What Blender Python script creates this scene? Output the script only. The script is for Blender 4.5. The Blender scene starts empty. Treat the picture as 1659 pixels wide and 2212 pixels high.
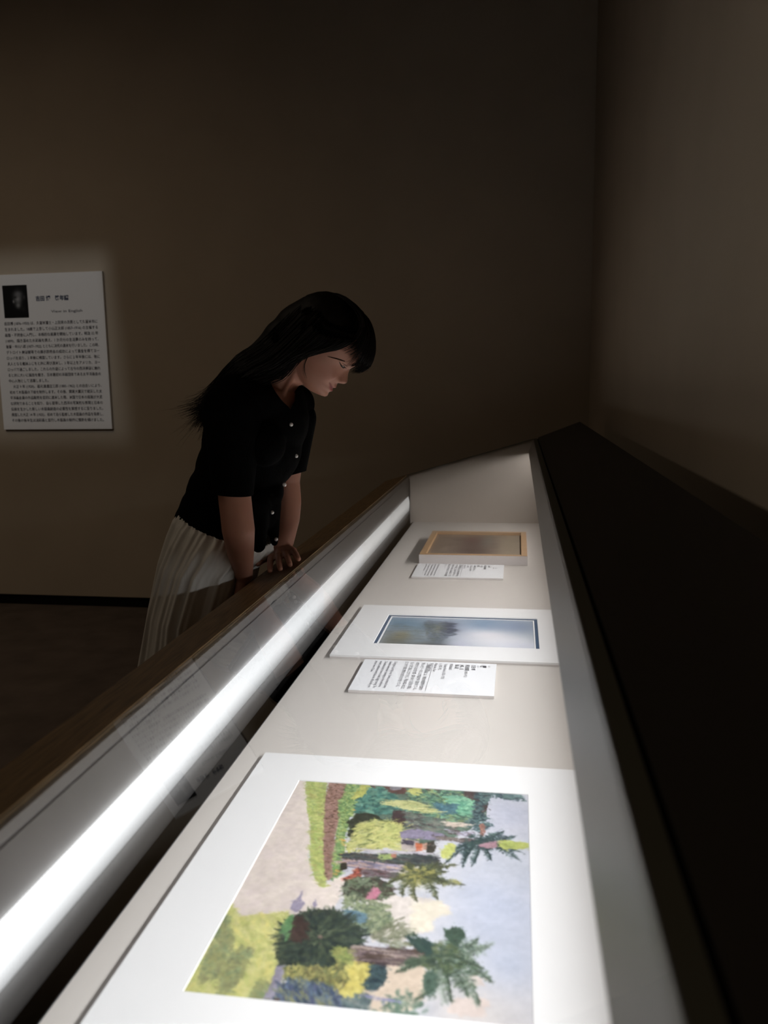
import bpy, bmesh, math, random
import numpy as np
from mathutils import Vector, Matrix
from mathutils.bvhtree import BVHTree

C = bpy.context.scene.collection
sc = bpy.context.scene
random.seed(5)

# ------------------------------------------------------------------ camera
cam_d = bpy.data.cameras.new('camera'); cam = bpy.data.objects.new('camera', cam_d); C.objects.link(cam)
Rc = Matrix(((0.98745, 0.15726, -0.01463), (-0.00966, 0.15257, 0.98825), (0.15764, -0.97570, 0.15218)))
cam.matrix_world = Matrix.Translation((0, 0, 1.32)) @ Rc.transposed().to_4x4()
cam_d.sensor_fit = 'VERTICAL'; cam_d.sensor_height = 36; cam_d.sensor_width = 27
cam_d.lens = 36 * 1800 / 2212
cam_d.clip_start = 0.02
cam_d.dof.use_dof = True; cam_d.dof.focus_distance = 2.1; cam_d.dof.aperture_fstop = 5.0
sc.camera = cam
# ------------------------------------------------------------------ view, world, room lights
sc.view_settings.view_transform = 'Standard'; sc.view_settings.look = 'None'
sc.view_settings.gamma = 1; sc.view_settings.use_curve_mapping = False
sc.view_settings.exposure = 0.0
wd = bpy.data.worlds.new('gallery_dim'); sc.world = wd; wd.use_nodes = True
wd.node_tree.nodes['Background'].inputs[0].default_value = (1.0, 0.78, 0.58, 1)
wd.node_tree.nodes['Background'].inputs[1].default_value = 0.0
sc.cycles.max_bounces = 8; sc.cycles.transparent_max_bounces = 24; sc.cycles.sample_clamp_indirect = 4
sc.cycles.use_denoising = True

def light(name, typ, loc, aim, energy, color, **kw):
    d = bpy.data.lights.new(name, typ); d.energy = energy; d.color = color
    for k, v in kw.items(): setattr(d, k, v)
    o = bpy.data.objects.new(name, d); C.objects.link(o); o.location = loc
    o.rotation_euler = (Vector(aim) - Vector(loc)).to_track_quat('-Z', 'Y').to_euler()
    return o
# the lit part of the gallery to the left behind the camera
light('gallery_light', 'AREA', (-2.1, -1.0, 1.58), (0.6, -0.8, 1.62), 5.8, (1.0, 0.86, 0.70), shape='RECTANGLE', size=1.2, size_y=0.15, spread=math.radians(125))
# dim warm ceiling wash of the room
light('ceiling_wash', 'AREA', (-3.2, 2.0, 3.9), (-3.2, 3.3, 0), 12.5, (1.0, 0.82, 0.62), shape='RECTANGLE', size=2.4, size_y=3.0, spread=math.radians(118))

GLOW = 3.0; BEAM = 12.3; BANG = math.radians(-187)       # strip hidden under the lid: watts per metre and aim
GX0, GX1, GY0, GY1 = .129, .34, .112, .100                 # shutters of the framing projector

# ------------------------------------------------------------------ helpers
def lin(c):
    return tuple(((v / 255) / 12.92 if v <= 10 else (((v / 255) + 0.055) / 1.055) ** 2.4) for v in c)
def mat(name, color, rough=0.6, spec=0.5, metal=0.0, noise=0.0, nscale=30, bump=0.0, bscale=200, stretch=None):
    m = bpy.data.materials.new(name); m.use_nodes = True; nt = m.node_tree
    b = nt.nodes['Principled BSDF']
    b.inputs['Roughness'].default_value = rough; b.inputs['Metallic'].default_value = metal
    b.inputs['Specular IOR Level'].default_value = spec
    b.inputs['Base Color'].default_value = (*color, 1)
    if noise or bump:
        tc = nt.nodes.new('ShaderNodeTexCoord'); mp = nt.nodes.new('ShaderNodeMapping')
        nt.links.new(tc.outputs['Object'], mp.inputs[0])
        if stretch: mp.inputs['Scale'].default_value = stretch
        n = nt.nodes.new('ShaderNodeTexNoise'); n.inputs['Scale'].default_value = nscale; n.inputs['Detail'].default_value = 5
        nt.links.new(mp.outputs[0], n.inputs['Vector'])
        if noise:
            r = nt.nodes.new('ShaderNodeMapRange'); r.inputs[1].default_value = 0.3; r.inputs[2].default_value = 0.7
            r.inputs[3].default_value = 1 - noise; r.inputs[4].default_value = 1 + noise
            nt.links.new(n.outputs[0], r.inputs[0])
            v = nt.nodes.new('ShaderNodeVectorMath'); v.operation = 'SCALE'; v.inputs[0].default_value = color
            nt.links.new(r.outputs[0], v.inputs['Scale']); nt.links.new(v.outputs[0], b.inputs['Base Color'])
        if bump:
            n2 = nt.nodes.new('ShaderNodeTexNoise'); n2.inputs['Scale'].default_value = bscale; n2.inputs['Detail'].default_value = 3
            nt.links.new(mp.outputs[0], n2.inputs['Vector'])
            bp = nt.nodes.new('ShaderNodeBump'); bp.inputs['Strength'].default_value = bump; bp.inputs['Distance'].default_value = 0.002
            nt.links.new(n2.outputs[0], bp.inputs['Height']); nt.links.new(bp.outputs[0], b.inputs['Normal'])
    return m
def attr_mat(name, attr='Col', rough=0.8, spec=0.2, bump=0.0):
    m = bpy.data.materials.new(name); m.use_nodes = True; nt = m.node_tree; b = nt.nodes['Principled BSDF']
    a = nt.nodes.new('ShaderNodeVertexColor'); a.layer_name = attr
    nt.links.new(a.outputs[0], b.inputs['Base Color'])
    b.inputs['Roughness'].default_value = rough; b.inputs['Specular IOR Level'].default_value = spec
    if bump:
        tc = nt.nodes.new('ShaderNodeTexCoord'); n = nt.nodes.new('ShaderNodeTexNoise'); n.inputs['Scale'].default_value = 400
        nt.links.new(tc.outputs['Object'], n.inputs['Vector'])
        bp = nt.nodes.new('ShaderNodeBump'); bp.inputs['Strength'].default_value = bump; bp.inputs['Distance'].default_value = 0.001
        nt.links.new(n.outputs[0], bp.inputs['Height']); nt.links.new(bp.outputs[0], b.inputs['Normal'])
    return m
def link(name, me, m=None, parent=None, smooth=False):
    o = bpy.data.objects.new(name, me); C.objects.link(o)
    if m is not None: me.materials.append(m)
    if parent is not None: o.parent = parent
    if smooth:
        for p in me.polygons: p.use_smooth = True
    return o
def tag(o, label=None, cat=None, group=None, kind=None):
    if label: o['label'] = label
    if cat: o['category'] = cat
    if group: o['group'] = group
    if kind: o['kind'] = kind
    return o
def empty(name, loc, label, cat, group=None):
    o = bpy.data.objects.new(name, None); C.objects.link(o); o.location = loc; o.empty_display_size = 0.05
    return tag(o, label, cat, group)
def from_bm(name, bm, m, parent=None, smooth=False, off=(0, 0, 0)):
    # geometry is written in world coordinates; off moves it into the parent's frame
    if off != (0, 0, 0):
        for v in bm.verts: v.co -= Vector(off)
    bmesh.ops.recalc_face_normals(bm, faces=bm.faces[:])
    me = bpy.data.meshes.new(name); bm.to_mesh(me); bm.free()
    return link(name, me, m, parent, smooth)
def box_bm(bm, a, b, bev=0.0):
    r = bmesh.ops.create_cube(bm, size=1)
    vs = r['verts']
    for v in vs:
        v.co = Vector([(a[i] + b[i]) / 2 + v.co[i] * (b[i] - a[i]) for i in range(3)])
    if bev:
        es = list({e for v in vs for e in v.link_edges})
        bmesh.ops.bevel(bm, geom=es, offset=bev, segments=2, affect='EDGES')
def box(name, a, b, m, parent=None, bev=0.0, off=(0, 0, 0)):
    bm = bmesh.new(); box_bm(bm, a, b, bev); return from_bm(name, bm, m, parent, False, off)
def prism(name, prof, y0, y1, m, parent=None, smooth=False, off=(0, 0, 0), bev=0.0):
    # closed (x, z) profile swept along y
    bm = bmesh.new(); n = len(prof)
    A = [bm.verts.new((p[0], y0, p[1])) for p in prof]; B = [bm.verts.new((p[0], y1, p[1])) for p in prof]
    for i in range(n): bm.faces.new((A[i], A[(i + 1) % n], B[(i + 1) % n], B[i]))
    bm.faces.new(A[::-1]); bm.faces.new(B)
    if bev: bmesh.ops.bevel(bm, geom=bm.edges[:], offset=bev, segments=2, affect='EDGES')
    return from_bm(name, bm, m, parent, smooth, off)
def struct(o): return tag(o, kind='structure')

# ------------------------------------------------------------------ room
YW = 4.6; XR = 0.374; XL = -6.0; YB = -4.0; ZC = 4.2
M_wall = mat('wall_paint', (0.44, 0.37, 0.29), 0.9, 0.1, noise=0.04, nscale=3, bump=0.15, bscale=300)
M_wall_r = M_wall
M_floor = mat('floor_carpet', (0.11, 0.085, 0.07), 0.95, 0.1, noise=0.18, nscale=6, bump=0.6, bscale=500)
M_ceil = mat('ceiling_paint', (0.05, 0.045, 0.04), 0.9, 0.1)
M_base = mat('baseboard_black', (0.004, 0.0036, 0.0032), 0.6, 0.2)
struct(box('floor', (XL, YB, -0.1), (XR + .1, YW + .1, 0.0), M_floor))
struct(box('ceiling', (XL, YB, ZC), (XR + .1, YW + .1, ZC + .1), M_ceil))
struct(box('wall_back', (XL, YW, 0.065), (XR + .1, YW + .1, ZC), M_wall))
struct(box('wall_right', (XR, YB, 0), (XR + .1, YW, ZC), M_wall_r))
struct(box('wall_left', (XL - .1, YB, 0), (XL, YW + .1, ZC), M_wall))
struct(box('wall_front', (XL, YB - .1, 0), (XR + .1, YB, ZC), M_wall))
struct(box('baseboard_back', (XL, YW + .015, 0.0), (XR, YW + .1, 0.065), M_base))

# ------------------------------------------------------------------ display case
Z0 = 1.32
CY0, CY1 = 0.12, 3.75
M_wood = mat('rim_wood', (0.20, 0.125, 0.058), 0.5, 0.4, noise=0.45, nscale=22, stretch=(9, 0.7, 9), bump=0.2, bscale=60)
M_lid = mat('lid_brown', (0.028, 0.023, 0.018), 0.55, 0.3)
M_gask = mat('gasket_olive', (0.07, 0.065, 0.045), 0.6, 0.3)
M_gap = mat('groove_black', (0.004, 0.004, 0.004), 0.8, 0.1)
M_liner = mat('liner_grey', (0.058, 0.054, 0.052), 0.38, 0.5, noise=0.05, nscale=5, stretch=(1, 3, 1))
M_liner_low = mat('liner_light_grey', (0.095, 0.088, 0.084), 0.5, 0.4)
M_under = mat('lower_liner_grey', (0.042, 0.040, 0.039), 0.6, 0.3)
M_seam = mat('seam_dark', (0.02, 0.02, 0.024), 0.5, 0.3)
M_deck = mat('deck_board', (0.62, 0.578, 0.54), 0.85, 0.15, noise=0.015, nscale=4)
M_end = mat('end_board', (0.47, 0.415, 0.37), 0.85, 0.15)
M_fascia = mat('fascia_grey', (0.105, 0.10, 0.098), 0.33, 0.55)
M_body = mat('case_body_dark', (0.02, 0.017, 0.014), 0.6, 0.3)
M_dark = mat('cavity_black', (0.004, 0.004, 0.005), 0.9, 0.05)

case = empty('display_case', (-0.2, 1.9, 0), 'long museum display case with sloped glass top, wooden front rim and glowing light strip', 'display case')
CO = (-0.2, 1.9, 0)
def cpart(f, name, *a, **k): return f(name, *a, parent=case, off=CO, **k)
SL = 0.2846
def zt(x): return Z0 - 0.412 + SL * (x + 0.485)       # height of the sloped top plane at x
# wooden rim along the visitor side
cpart(prism, 'rim', [(-.604, zt(-.604)), (-.498, zt(-.498) + .001), (-.498, zt(-.498) - .03), (-.604, zt(-.604) - .045)], CY0, CY1 + .05, M_wood, bev=.0025)
# end rim across the far end, and behind the lid
bm = bmesh.new()
xs = [-.604, -.498, .072]
pr = [(-.604, zt(-.604)), (.072, zt(.072) + .0015), (.072, Z0 - .9), (-.604, Z0 - .9)]
A = [bm.verts.new((x, CY1 + .012, z)) for x, z in pr]; B = [bm.verts.new((x, CY1 + .045, z)) for x, z in pr]
for i in range(4): bm.faces.new((A[i], A[(i + 1) % 4], B[(i + 1) % 4], B[i]))
bm.faces.new(A[::-1]); bm.faces.new(B)
cpart(from_bm, 'end_rim', bm, M_gask)
# glass pane
def glass():
    m = bpy.data.materials.new('clear_glass'); m.use_nodes = True; nt = m.node_tree; nt.nodes.clear()
    out = nt.nodes.new('ShaderNodeOutputMaterial'); mx = nt.nodes.new('ShaderNodeMixShader')
    tr = nt.nodes.new('ShaderNodeBsdfTransparent'); gl = nt.nodes.new('ShaderNodeBsdfAnisotropic')
    gl.inputs['Roughness'].default_value = 0.0; tr.inputs[0].default_value = (0.985, 0.99, 0.987, 1)
    fr = nt.nodes.new('ShaderNodeFresnel'); ge = nt.nodes.new('ShaderNodeNewGeometry')
    ma = nt.nodes.new('ShaderNodeMath'); ma.operation = 'MULTIPLY_ADD'; ma.inputs[1].default_value = 1 / 1.52 - 1.52; ma.inputs[2].default_value = 1.52
    nt.links.new(ge.outputs['Backfacing'], ma.inputs[0]); nt.links.new(ma.outputs[0], fr.inputs['IOR'])
    nt.links.new(fr.outputs[0], mx.inputs[0]); nt.links.new(tr.outputs[0], mx.inputs[1]); nt.links.new(gl.outputs[0], mx.inputs[2])
    nt.links.new(mx.outputs[0], out.inputs[0]); return m
M_glass = glass()
cpart(prism, 'glass_pane', [(-.497, zt(-.497)), (.068, zt(.068)), (.068, zt(.068) - .006), (-.497, zt(-.497) - .006)], CY0 + .02, CY1 + .008, M_glass)
# edge strips under the glass
cpart(prism, 'glass_seat', [(-.4985, zt(-.498) - .0065), (-.488, zt(-.488) - .0065), (-.488, Z0 - .434), (-.4985, Z0 - .434)], CY0 + .02, CY1, M_liner_low)
cpart(prism, 'seam', [(-.499, Z0 - .434), (-.4895, Z0 - .434), (-.4895, Z0 - .438), (-.499, Z0 - .438)], CY0 + .02, CY1, M_seam)
cpart(prism, 'front_liner', [(-.52, Z0 - .438), (-.488, Z0 - .438), (-.488, Z0 - .506), (-.52, Z0 - .506)], CY0 + .02, CY1, M_liner)
cpart(prism, 'lower_liner', [(-.545, Z0 - .5755), (-.488, Z0 - .5755)] + [(-.488 - .05 * (1 - math.cos(k * .157)), Z0 - .598 - .055 * math.sin(k * .157)) for k in range(11)] + [(-.545, Z0 - .653)], CY0 + .02, CY1, M_under, smooth=True)
# light modules
def led_mat(name, top, ribs, warm):
    m = bpy.data.materials.new(name); m.use_nodes = True; nt = m.node_tree; nt.nodes.clear()
    out = nt.nodes.new('ShaderNodeOutputMaterial'); em = nt.nodes.new('ShaderNodeEmission')
    em.inputs[0].default_value = (*warm, 1)
    tc = nt.nodes.new('ShaderNodeTexCoord'); sp = nt.nodes.new('ShaderNodeSeparateXYZ'); nt.links.new(tc.outputs['Object'], sp.inputs[0])
    # the tube sits behind the upper half of the frosted cover
    r = nt.nodes.new('ShaderNodeMapRange'); r.interpolation_type = 'SMOOTHSTEP'
    r.inputs[1].default_value = Z0 - .582; r.inputs[2].default_value = Z0 - .528; r.inputs[3].default_value = .52; r.inputs[4].default_value = top
    nt.links.new(sp.outputs[2], r.inputs[0])
    last = r.outputs[0]
    if ribs:
        s = nt.nodes.new('ShaderNodeMath'); s.operation = 'MULTIPLY'; s.inputs[1].default_value = 2 * math.pi / .0056; nt.links.new(sp.outputs[1], s.inputs[0])
        q = nt.nodes.new('ShaderNodeMath'); q.operation = 'SINE'; nt.links.new(s.outputs[0], q.inputs[0])
        w = nt.nodes.new('ShaderNodeMath'); w.operation = 'MULTIPLY_ADD'; w.inputs[1].default_value = .13; w.inputs[2].default_value = 1; nt.links.new(q.outputs[0], w.inputs[0])
        p = nt.nodes.new('ShaderNodeMath'); p.operation = 'MULTIPLY'; nt.links.new(last, p.inputs[0]); nt.links.new(w.outputs[0], p.inputs[1]); last = p.outputs[0]
    nt.links.new(last, em.inputs[1]); nt.links.new(em.outputs[0], out.inputs[0]); return m
mods = [(CY0 + .02, 2.013, 1.9, True, (.97, .98, 1.0), 1.0), (2.017, 2.560, 1.9, False, (1.0, .98, .975), .92), (2.564, 3.138, 1.8, False, (1.0, .97, .95), .80), (3.142, 3.712, 1.65, False, (1.0, .965, .94), .72)]
M_cap = mat('module_end_cap', (.5, .48, .46), .5)
for i, (y0, y1, st, rb, wc, pw) in enumerate(mods):
    prof = []
    for k in range(13):
        t = k / 12 * math.pi
        prof.append((-.489 + .0065 * math.sin(t), Z0 - .5405 + .0345 * math.cos(t)))
    prof += [(-.515, Z0 - .575), (-.515, Z0 - .506)]
    o = cpart(prism, 'light_module', prof, y0, y1, led_mat('led_cover', st, rb, wc), smooth=False)
    o.data.polygons.foreach_set('use_smooth', [len(p.vertices) == 4 for p in o.data.polygons])
    d = bpy.data.lights.new('module_light', 'AREA'); d.shape = 'RECTANGLE'; d.size = (y1 - y0); d.size_y = .055
    d.energy = GLOW * pw * (y1 - y0); d.color = wc
    lo = bpy.data.objects.new('module_light', d); C.objects.link(lo); lo.parent = case
    lo.location = Vector((-.4815, (y0 + y1) / 2, Z0 - .540)) - Vector(CO)
    lo.rotation_euler = Matrix(((0, 1, 0), (0, 0, 1), (-1, 0, 0))).transposed().to_euler()
    # the second strip, hidden behind the fascia under the lid, faces down towards the deck
    cpart(box, 'lamp_housing', (.168, y0, Z0 - .31), (.188, y1, Z0 - .262), M_cap)
    d = bpy.data.lights.new('strip_light', 'AREA'); d.shape = 'RECTANGLE'; d.size = (y1 - y0); d.size_y = .04
    d.energy = BEAM * pw * (y1 - y0); d.color = wc
    lo = bpy.data.objects.new('strip_light', d); C.objects.link(lo); lo.parent = case
    lo.location = Vector((.166, (y0 + y1) / 2, Z0 - .287)) - Vector(CO)
    dz = Vector((math.cos(BANG), 0, math.sin(BANG)))
    zz = -dz; xx = Vector((0, 1, 0)); yy = zz.cross(xx)
    lo.rotation_euler = Matrix((xx, yy, zz)).transposed().to_euler()
# dark slot, deck, back and ends
cpart(box, 'slot', (-.56, CY0, Z0 - .80), (-.545, CY1, Z0 - .612), M_dark)
cpart(box, 'cavity', (-.56, CY0, Z0 - .84), (.26, CY1, Z0 - .80), M_dark)
cpart(box, 'deck', (-.469, CY0 + .02, Z0 - .642), (.20, CY1, Z0 - .63), M_deck)
cpart(box, 'deck_edge', (-.4705, CY0 + .02, Z0 - .66), (-.469, CY1, Z0 - .6295), M_seam)
cpart(box, 'end_panel', (-.488, CY1, Z0 - .80), (.20, CY1 + .012, Z0 - .435), M_end)
bm = bmesh.new()
pr = [(-.488, Z0 - .435), (-.488, zt(-.488) - .007), (.085, zt(.085) - .007), (.20, zt(.20) - .012), (.20, Z0 - .435)]
A = [bm.verts.new((x, CY1, z)) for x, z in pr]; B = [bm.verts.new((x, CY1 + .012, z)) for x, z in pr]
for i in range(5): bm.faces.new((A[i], A[(i + 1) % 5], B[(i + 1) % 5], B[i]))
bm.faces.new(A[::-1]); bm.faces.new(B)
cpart(from_bm, 'end_panel', bm, M_end)
cpart(box, 'end_post', (-.494, CY1 - .032, Z0 - .612), (-.4885, CY1 - .001, Z0 - .44), M_liner)
cpart(box, 'corner_bead', (-.488, CY1 - .004, Z0 - .66), (-.484, CY1, Z0 - .43), M_seam)
cpart(box, 'back_panel', (.19, CY0 + .02, Z0 - .80), (.20, CY1, Z0 - .24), M_end)
fz = Z0 - .242 * 1.05; fb = Z0 - .298 * 1.05
cpart(prism, 'fascia', [(.068, fz), (.048, fb), (.054, fb - .001), (.08, fz)], CY0 + .02, CY1, M_fascia)
cpart(prism, 'gasket', [(.068, zt(.068)), (.084, zt(.084)), (.084, zt(.084) - .012), (.068, zt(.068) - .0075)], CY0, CY1 + .045, M_gask)
cpart(prism, 'groove', [(.084, zt(.084) - .004), (.089, zt(.089) - .004), (.089, zt(.089) - .014), (.084, zt(.084) - .014)], CY0, CY1 + .03, M_gap)
cpart(prism, 'lid', [(.089, zt(.089) + .001), (.272, Z0 - .178), (.272, Z0 - .205), (.089, zt(.089) - .025)], CY0, CY1 + .045, M_lid, bev=.0015)
cpart(box, 'rear_body', (.20, CY0, .08), (.262, CY1 + .03, Z0 - .208), M_body)
cpart(box, 'front_body', (-.585, CY0, .08), (-.562, CY1 + .03, Z0 - .47), M_wood)
cpart(box, 'near_end', (-.585, CY0 - .012, .08), (.262, CY0, Z0 - .47), M_body)
cpart(box, 'plinth', (-.54, CY0 + .05, 0), (.23, CY1, .08), M_body)

# ------------------------------------------------------------------ painted sheets (flat prints) on vertex grids
class Canvas:
    def __init__(s, nu, nv, asp, seed):
        s.nu, s.nv = nu, nv; s.asp = asp                      # asp = height / width
        s.rng = np.random.default_rng(seed)
        s.U, s.V = np.meshgrid((np.arange(nu) + .5) / nu, (np.arange(nv) + .5) / nv)
        s.im = np.ones((nv, nu, 3)) * .5
        s.nx = s.noise(28) - .5; s.ny = s.noise(28) - .5; s.nc = s.noise(60) - .5; s.nf = s.noise(14) - .5
    def noise(s, cells):
        out = 0; amp = 1; tot = 0
        for o in range(3):
            c = cells * 2 ** o
            g = s.rng.random((int(c * s.asp) + 2, c + 2))
            x = s.U * c; y = s.V * c * s.asp; xi = x.astype(int); yi = y.astype(int); fx = x - xi; fy = y - yi
            fx = fx * fx * (3 - 2 * fx); fy = fy * fy * (3 - 2 * fy)
            out = out + amp * ((g[yi, xi] * (1 - fx) + g[yi, xi + 1] * fx) * (1 - fy) + (g[yi + 1, xi] * (1 - fx) + g[yi + 1, xi + 1] * fx) * fy)
            tot += amp; amp *= .5
        return out / tot
    def inside(s, pts, rough=.012):
        x = s.U + s.nx * rough * 2; y = s.V + s.ny * rough * 2 / s.asp
        ins = np.zeros(x.shape, bool); n = len(pts)
        for i in range(n):
            x1, y1 = pts[i]; x2, y2 = pts[(i + 1) % n]
            c = (y1 > y) != (y2 > y)
            with np.errstate(divide='ignore', invalid='ignore'):
                ins ^= c & (x < (x2 - x1) * (y - y1) / (y2 - y1 + 1e-12) + x1)
        return ins
    def poly(s, pts, col, rough=.012, var=.10, a=1.0):
        m = s.inside(pts, rough); c = np.array(col, float)
        k = (1 + var * 2 * s.nc + var * s.nf)[..., None]
        s.im[m] = s.im[m] * (1 - a) + (c / 255 * k)[m] * a
    def blob(s, u, v, ru, rv, col, a=1.0, ang=0.0):
        du = s.U - u; dv = (s.V - v)
        c, n = math.cos(ang), math.sin(ang); x = du * c + dv * s.asp * n; y = -du * n + dv * s.asp * c
        w = np.exp(-((x / ru) ** 2 + (y / (rv * s.asp)) ** 2))[..., None] * a
        s.im = s.im * (1 - w) + np.array(col) / 255 * w
    def stroke(s, u, v, L, W, ang, col, a=.9):
        # a tapered dab: position u,v; length and width in units of the sheet width
        r = L + W; i0 = max(0, int((u - r) * s.nu)); i1 = min(s.nu, int((u + r) * s.nu) + 2)
        j0 = max(0, int((v - r / s.asp) * s.nv)); j1 = min(s.nv, int((v + r / s.asp) * s.nv) + 2)
        if i0 >= i1 or j0 >= j1: return
        U = s.U[j0:j1, i0:i1] - u; V = (s.V[j0:j1, i0:i1] - v) * s.asp
        c, n = math.cos(ang), math.sin(ang); x = (U * c + V * n) / (L / 2); y = (-U * n + V * c) / (W / 2)
        m = (np.clip(1.25 - np.abs(y) / np.maximum(1e-3, 1 - np.clip(np.abs(x), 0, 1) ** 2 * .8), 0, 1) * (np.abs(x) < 1))[..., None]
        m = np.clip(m * 3, 0, 1) * a
        s.im[j0:j1, i0:i1] = s.im[j0:j1, i0:i1] * (1 - m) + np.array(col) / 255 * m
    def dabs(s, pts, n, cols, L, W, ang=0.0, spread=.6, a=.8):
        n = int(n * 1.8)
        P = np.array(pts); lo = P.min(0); hi = P.max(0); k = 0; tries = 0; nn = len(pts)
        while k < n and tries < n * 12:
            tries += 1; u, v = s.rng.random(2) * (hi - lo) + lo
            ins = False
            for i in range(nn):
                x1, y1 = pts[i]; x2, y2 = pts[(i + 1) % nn]
                if (y1 > v) != (y2 > v) and u < (x2 - x1) * (v - y1) / (y2 - y1 + 1e-12) + x1: ins = not ins
            if not ins: continue
            c = np.array(cols[s.rng.integers(len(cols))]) * (1 + .12 * (s.rng.random() - .5))
            s.stroke(u, v, L * (.4 + .8 * s.rng.random()), W * (.45 + .7 * s.rng.random()), ang + spread * s.rng.normal(), c, a); k += 1
    def frond(s, p0, p1, bend, cols, wid=.05, n=26, a=.85):
        # a drooping palm leaf from p0 to p1
        p0 = np.array(p0); p1 = np.array(p1); d = p1 - p0; nrm = np.array([-d[1] * s.asp, d[0] / s.asp]); mid = (p0 + p1) / 2 + nrm * bend
        for i in range(n):
            t = (i + 1) / n; q = (1 - t) ** 2 * p0 + 2 * t * (1 - t) * mid + t * t * p1
            tg = 2 * (1 - t) * (mid - p0) + 2 * t * (p1 - mid); an = math.atan2(tg[1] * s.asp, tg[0])
            w = wid * (math.sin(math.pi * min(1, t * .85 + .12)) ** .7)
            for sd in (-1, 1):
                c = np.array(cols[s.rng.integers(len(cols))]) * (1 + .3 * (s.rng.random() - .5))
                # leaflets hang towards the foot of the picture (its left edge as it lies)
                lx = math.cos(an + sd * .9) * .75 - .65; ly = math.sin(an + sd * .9) * .75; aa = math.atan2(ly, lx) + .25 * s.rng.normal()
                ww = w * (.6 + .7 * s.rng.random())
                s.stroke(q[0] + math.cos(aa) * ww * .45, q[1] + math.sin(aa) * ww * .45 / s.asp, ww, .0075, aa, c, a * (.45 + .5 * s.rng.random()))
            s.stroke(q[0], q[1], .03, .005, an, np.array(cols[0]) * .85, a * .8)
    def star(s, c, r, n, cols, W=.012, a0=0, a1=2 * math.pi, a=.8, inner=.1):
        for i in range(n):
            t = a0 + (a1 - a0) * s.rng.random(); q = inner + (1 - inner) * s.rng.random() ** .7; rr = r * q
            col = np.array(cols[s.rng.integers(len(cols))]) * (1 + .15 * (s.rng.random() - .5))
            s.stroke(c[0] + math.cos(t) * rr, c[1] + math.sin(t) * rr / s.asp, min(r * .38, .042) * (.6 + .7 * s.rng.random()), W * (.6 + .8 * s.rng.random()), t + .35 * s.rng.normal(), col, a * (.6 + .4 * s.rng.random()))
    def restate(s, n, L, W, var):
        # a last pass of small touches, each picking up the colour beneath it; quiet where the sheet is pale
        for _ in range(n):
            u, v = s.rng.random(2); c = s.im[min(s.nv - 1, int(v * s.nv)), min(s.nu - 1, int(u * s.nu))]; lum = c.mean()
            k = var * min(1, max(.07, (.80 - lum) * 3)); sat = c.max() - c.min()
            c = c * (1 + k * s.rng.normal()) + s.rng.normal(0, .02, 3) * k * 6 * (.4 + sat * 3)
            s.stroke(u + s.rng.normal(0, .006), v + s.rng.normal(0, .006), L * (.4 + s.rng.random()), W * (.5 + s.rng.random()), s.rng.random() * 3.14, np.clip(c, .02, .97) * 255, .6)
    def blur(s, n=1):
        for _ in range(n):
            p = np.pad(s.im, ((1, 1), (1, 1), (0, 0)), 'edge')
            s.im = (p[:-2, 1:-1] + p[2:, 1:-1] + p[1:-1, :-2] + p[1:-1, 2:] + 4 * p[1:-1, 1:-1]) / 8
    def mesh(s, name, x0, x1, y0, y1, z, flip=True, gain=1.0):
        # u runs along +x, v runs from y1 (far) to y0 (near)
        nu, nv = s.nu, s.nv
        X, Y = np.meshgrid(np.linspace(x0, x1, nu), np.linspace(y1, y0, nv))
        co = np.stack([X, Y, np.full_like(X, z)], -1).reshape(-1, 3)
        idx = np.arange(nu * nv).reshape(nv, nu)
        q = np.stack([idx[:-1, :-1], idx[1:, :-1], idx[1:, 1:], idx[:-1, 1:]], -1).reshape(-1, 4)
        me = bpy.data.meshes.new(name); me.vertices.add(len(co)); me.vertices.foreach_set('co', co.ravel())
        me.loops.add(q.size); me.loops.foreach_set('vertex_index', q.ravel().astype(np.int32))
        me.polygons.add(len(q)); me.polygons.foreach_set('loop_start', np.arange(0, q.size, 4, dtype=np.int32))
        me.update(calc_edges=True)
        im = np.clip(s.im, 0, 1); li = np.where(im < .04, im / 12.92, ((im + .055) / 1.055) ** 2.4) * gain
        col = np.concatenate([li.reshape(-1, 3), np.ones((nu * nv, 1))], 1)
        at = me.color_attributes.new('Col', 'FLOAT_COLOR', 'POINT'); at.data.foreach_set('color', col.ravel())
        return me
M_print = attr_mat('watercolour_print', bump=.2)
M_mat = mat('mat_board_white', (.83, .82, .82), .9, .1)
M_mat_edge = mat('mat_bevel', (.75, .73, .71), .9, .1)
M_core = mat('foam_core', (.62, .58, .56), .9, .1)

def mat_sheet(name, x0, x1, y0, y1, z0, z1, win, parent, m, off, bevel=.004):
    # a board with a bevelled window
    wx0, wx1, wy0, wy1 = win; bm = bmesh.new()
    def ring(a, b, c, d, z): return [bm.verts.new((x, y, z)) for x, y in ((a, c), (b, c), (b, d), (a, d))]
    T = ring(x0, x1, y0, y1, z1); Bt = ring(x0, x1, y0, y1, z0)
    WT = ring(wx0 - bevel, wx1 + bevel, wy0 - bevel, wy1 + bevel, z1); WB = ring(wx0, wx1, wy0, wy1, z0)
    for i in range(4):
        j = (i + 1) % 4
        bm.faces.new((T[i], T[j], WT[j], WT[i])); bm.faces.new((WT[i], WT[j], WB[j], WB[i]))
        bm.faces.new((Bt[i], T[i], T[j], Bt[j])[::-1]); bm.faces.new((Bt[i], Bt[j], WB[j], WB[i]))
    return from_bm(name, bm, m, parent, False, off)

ZD = Z0 - .63
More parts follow.
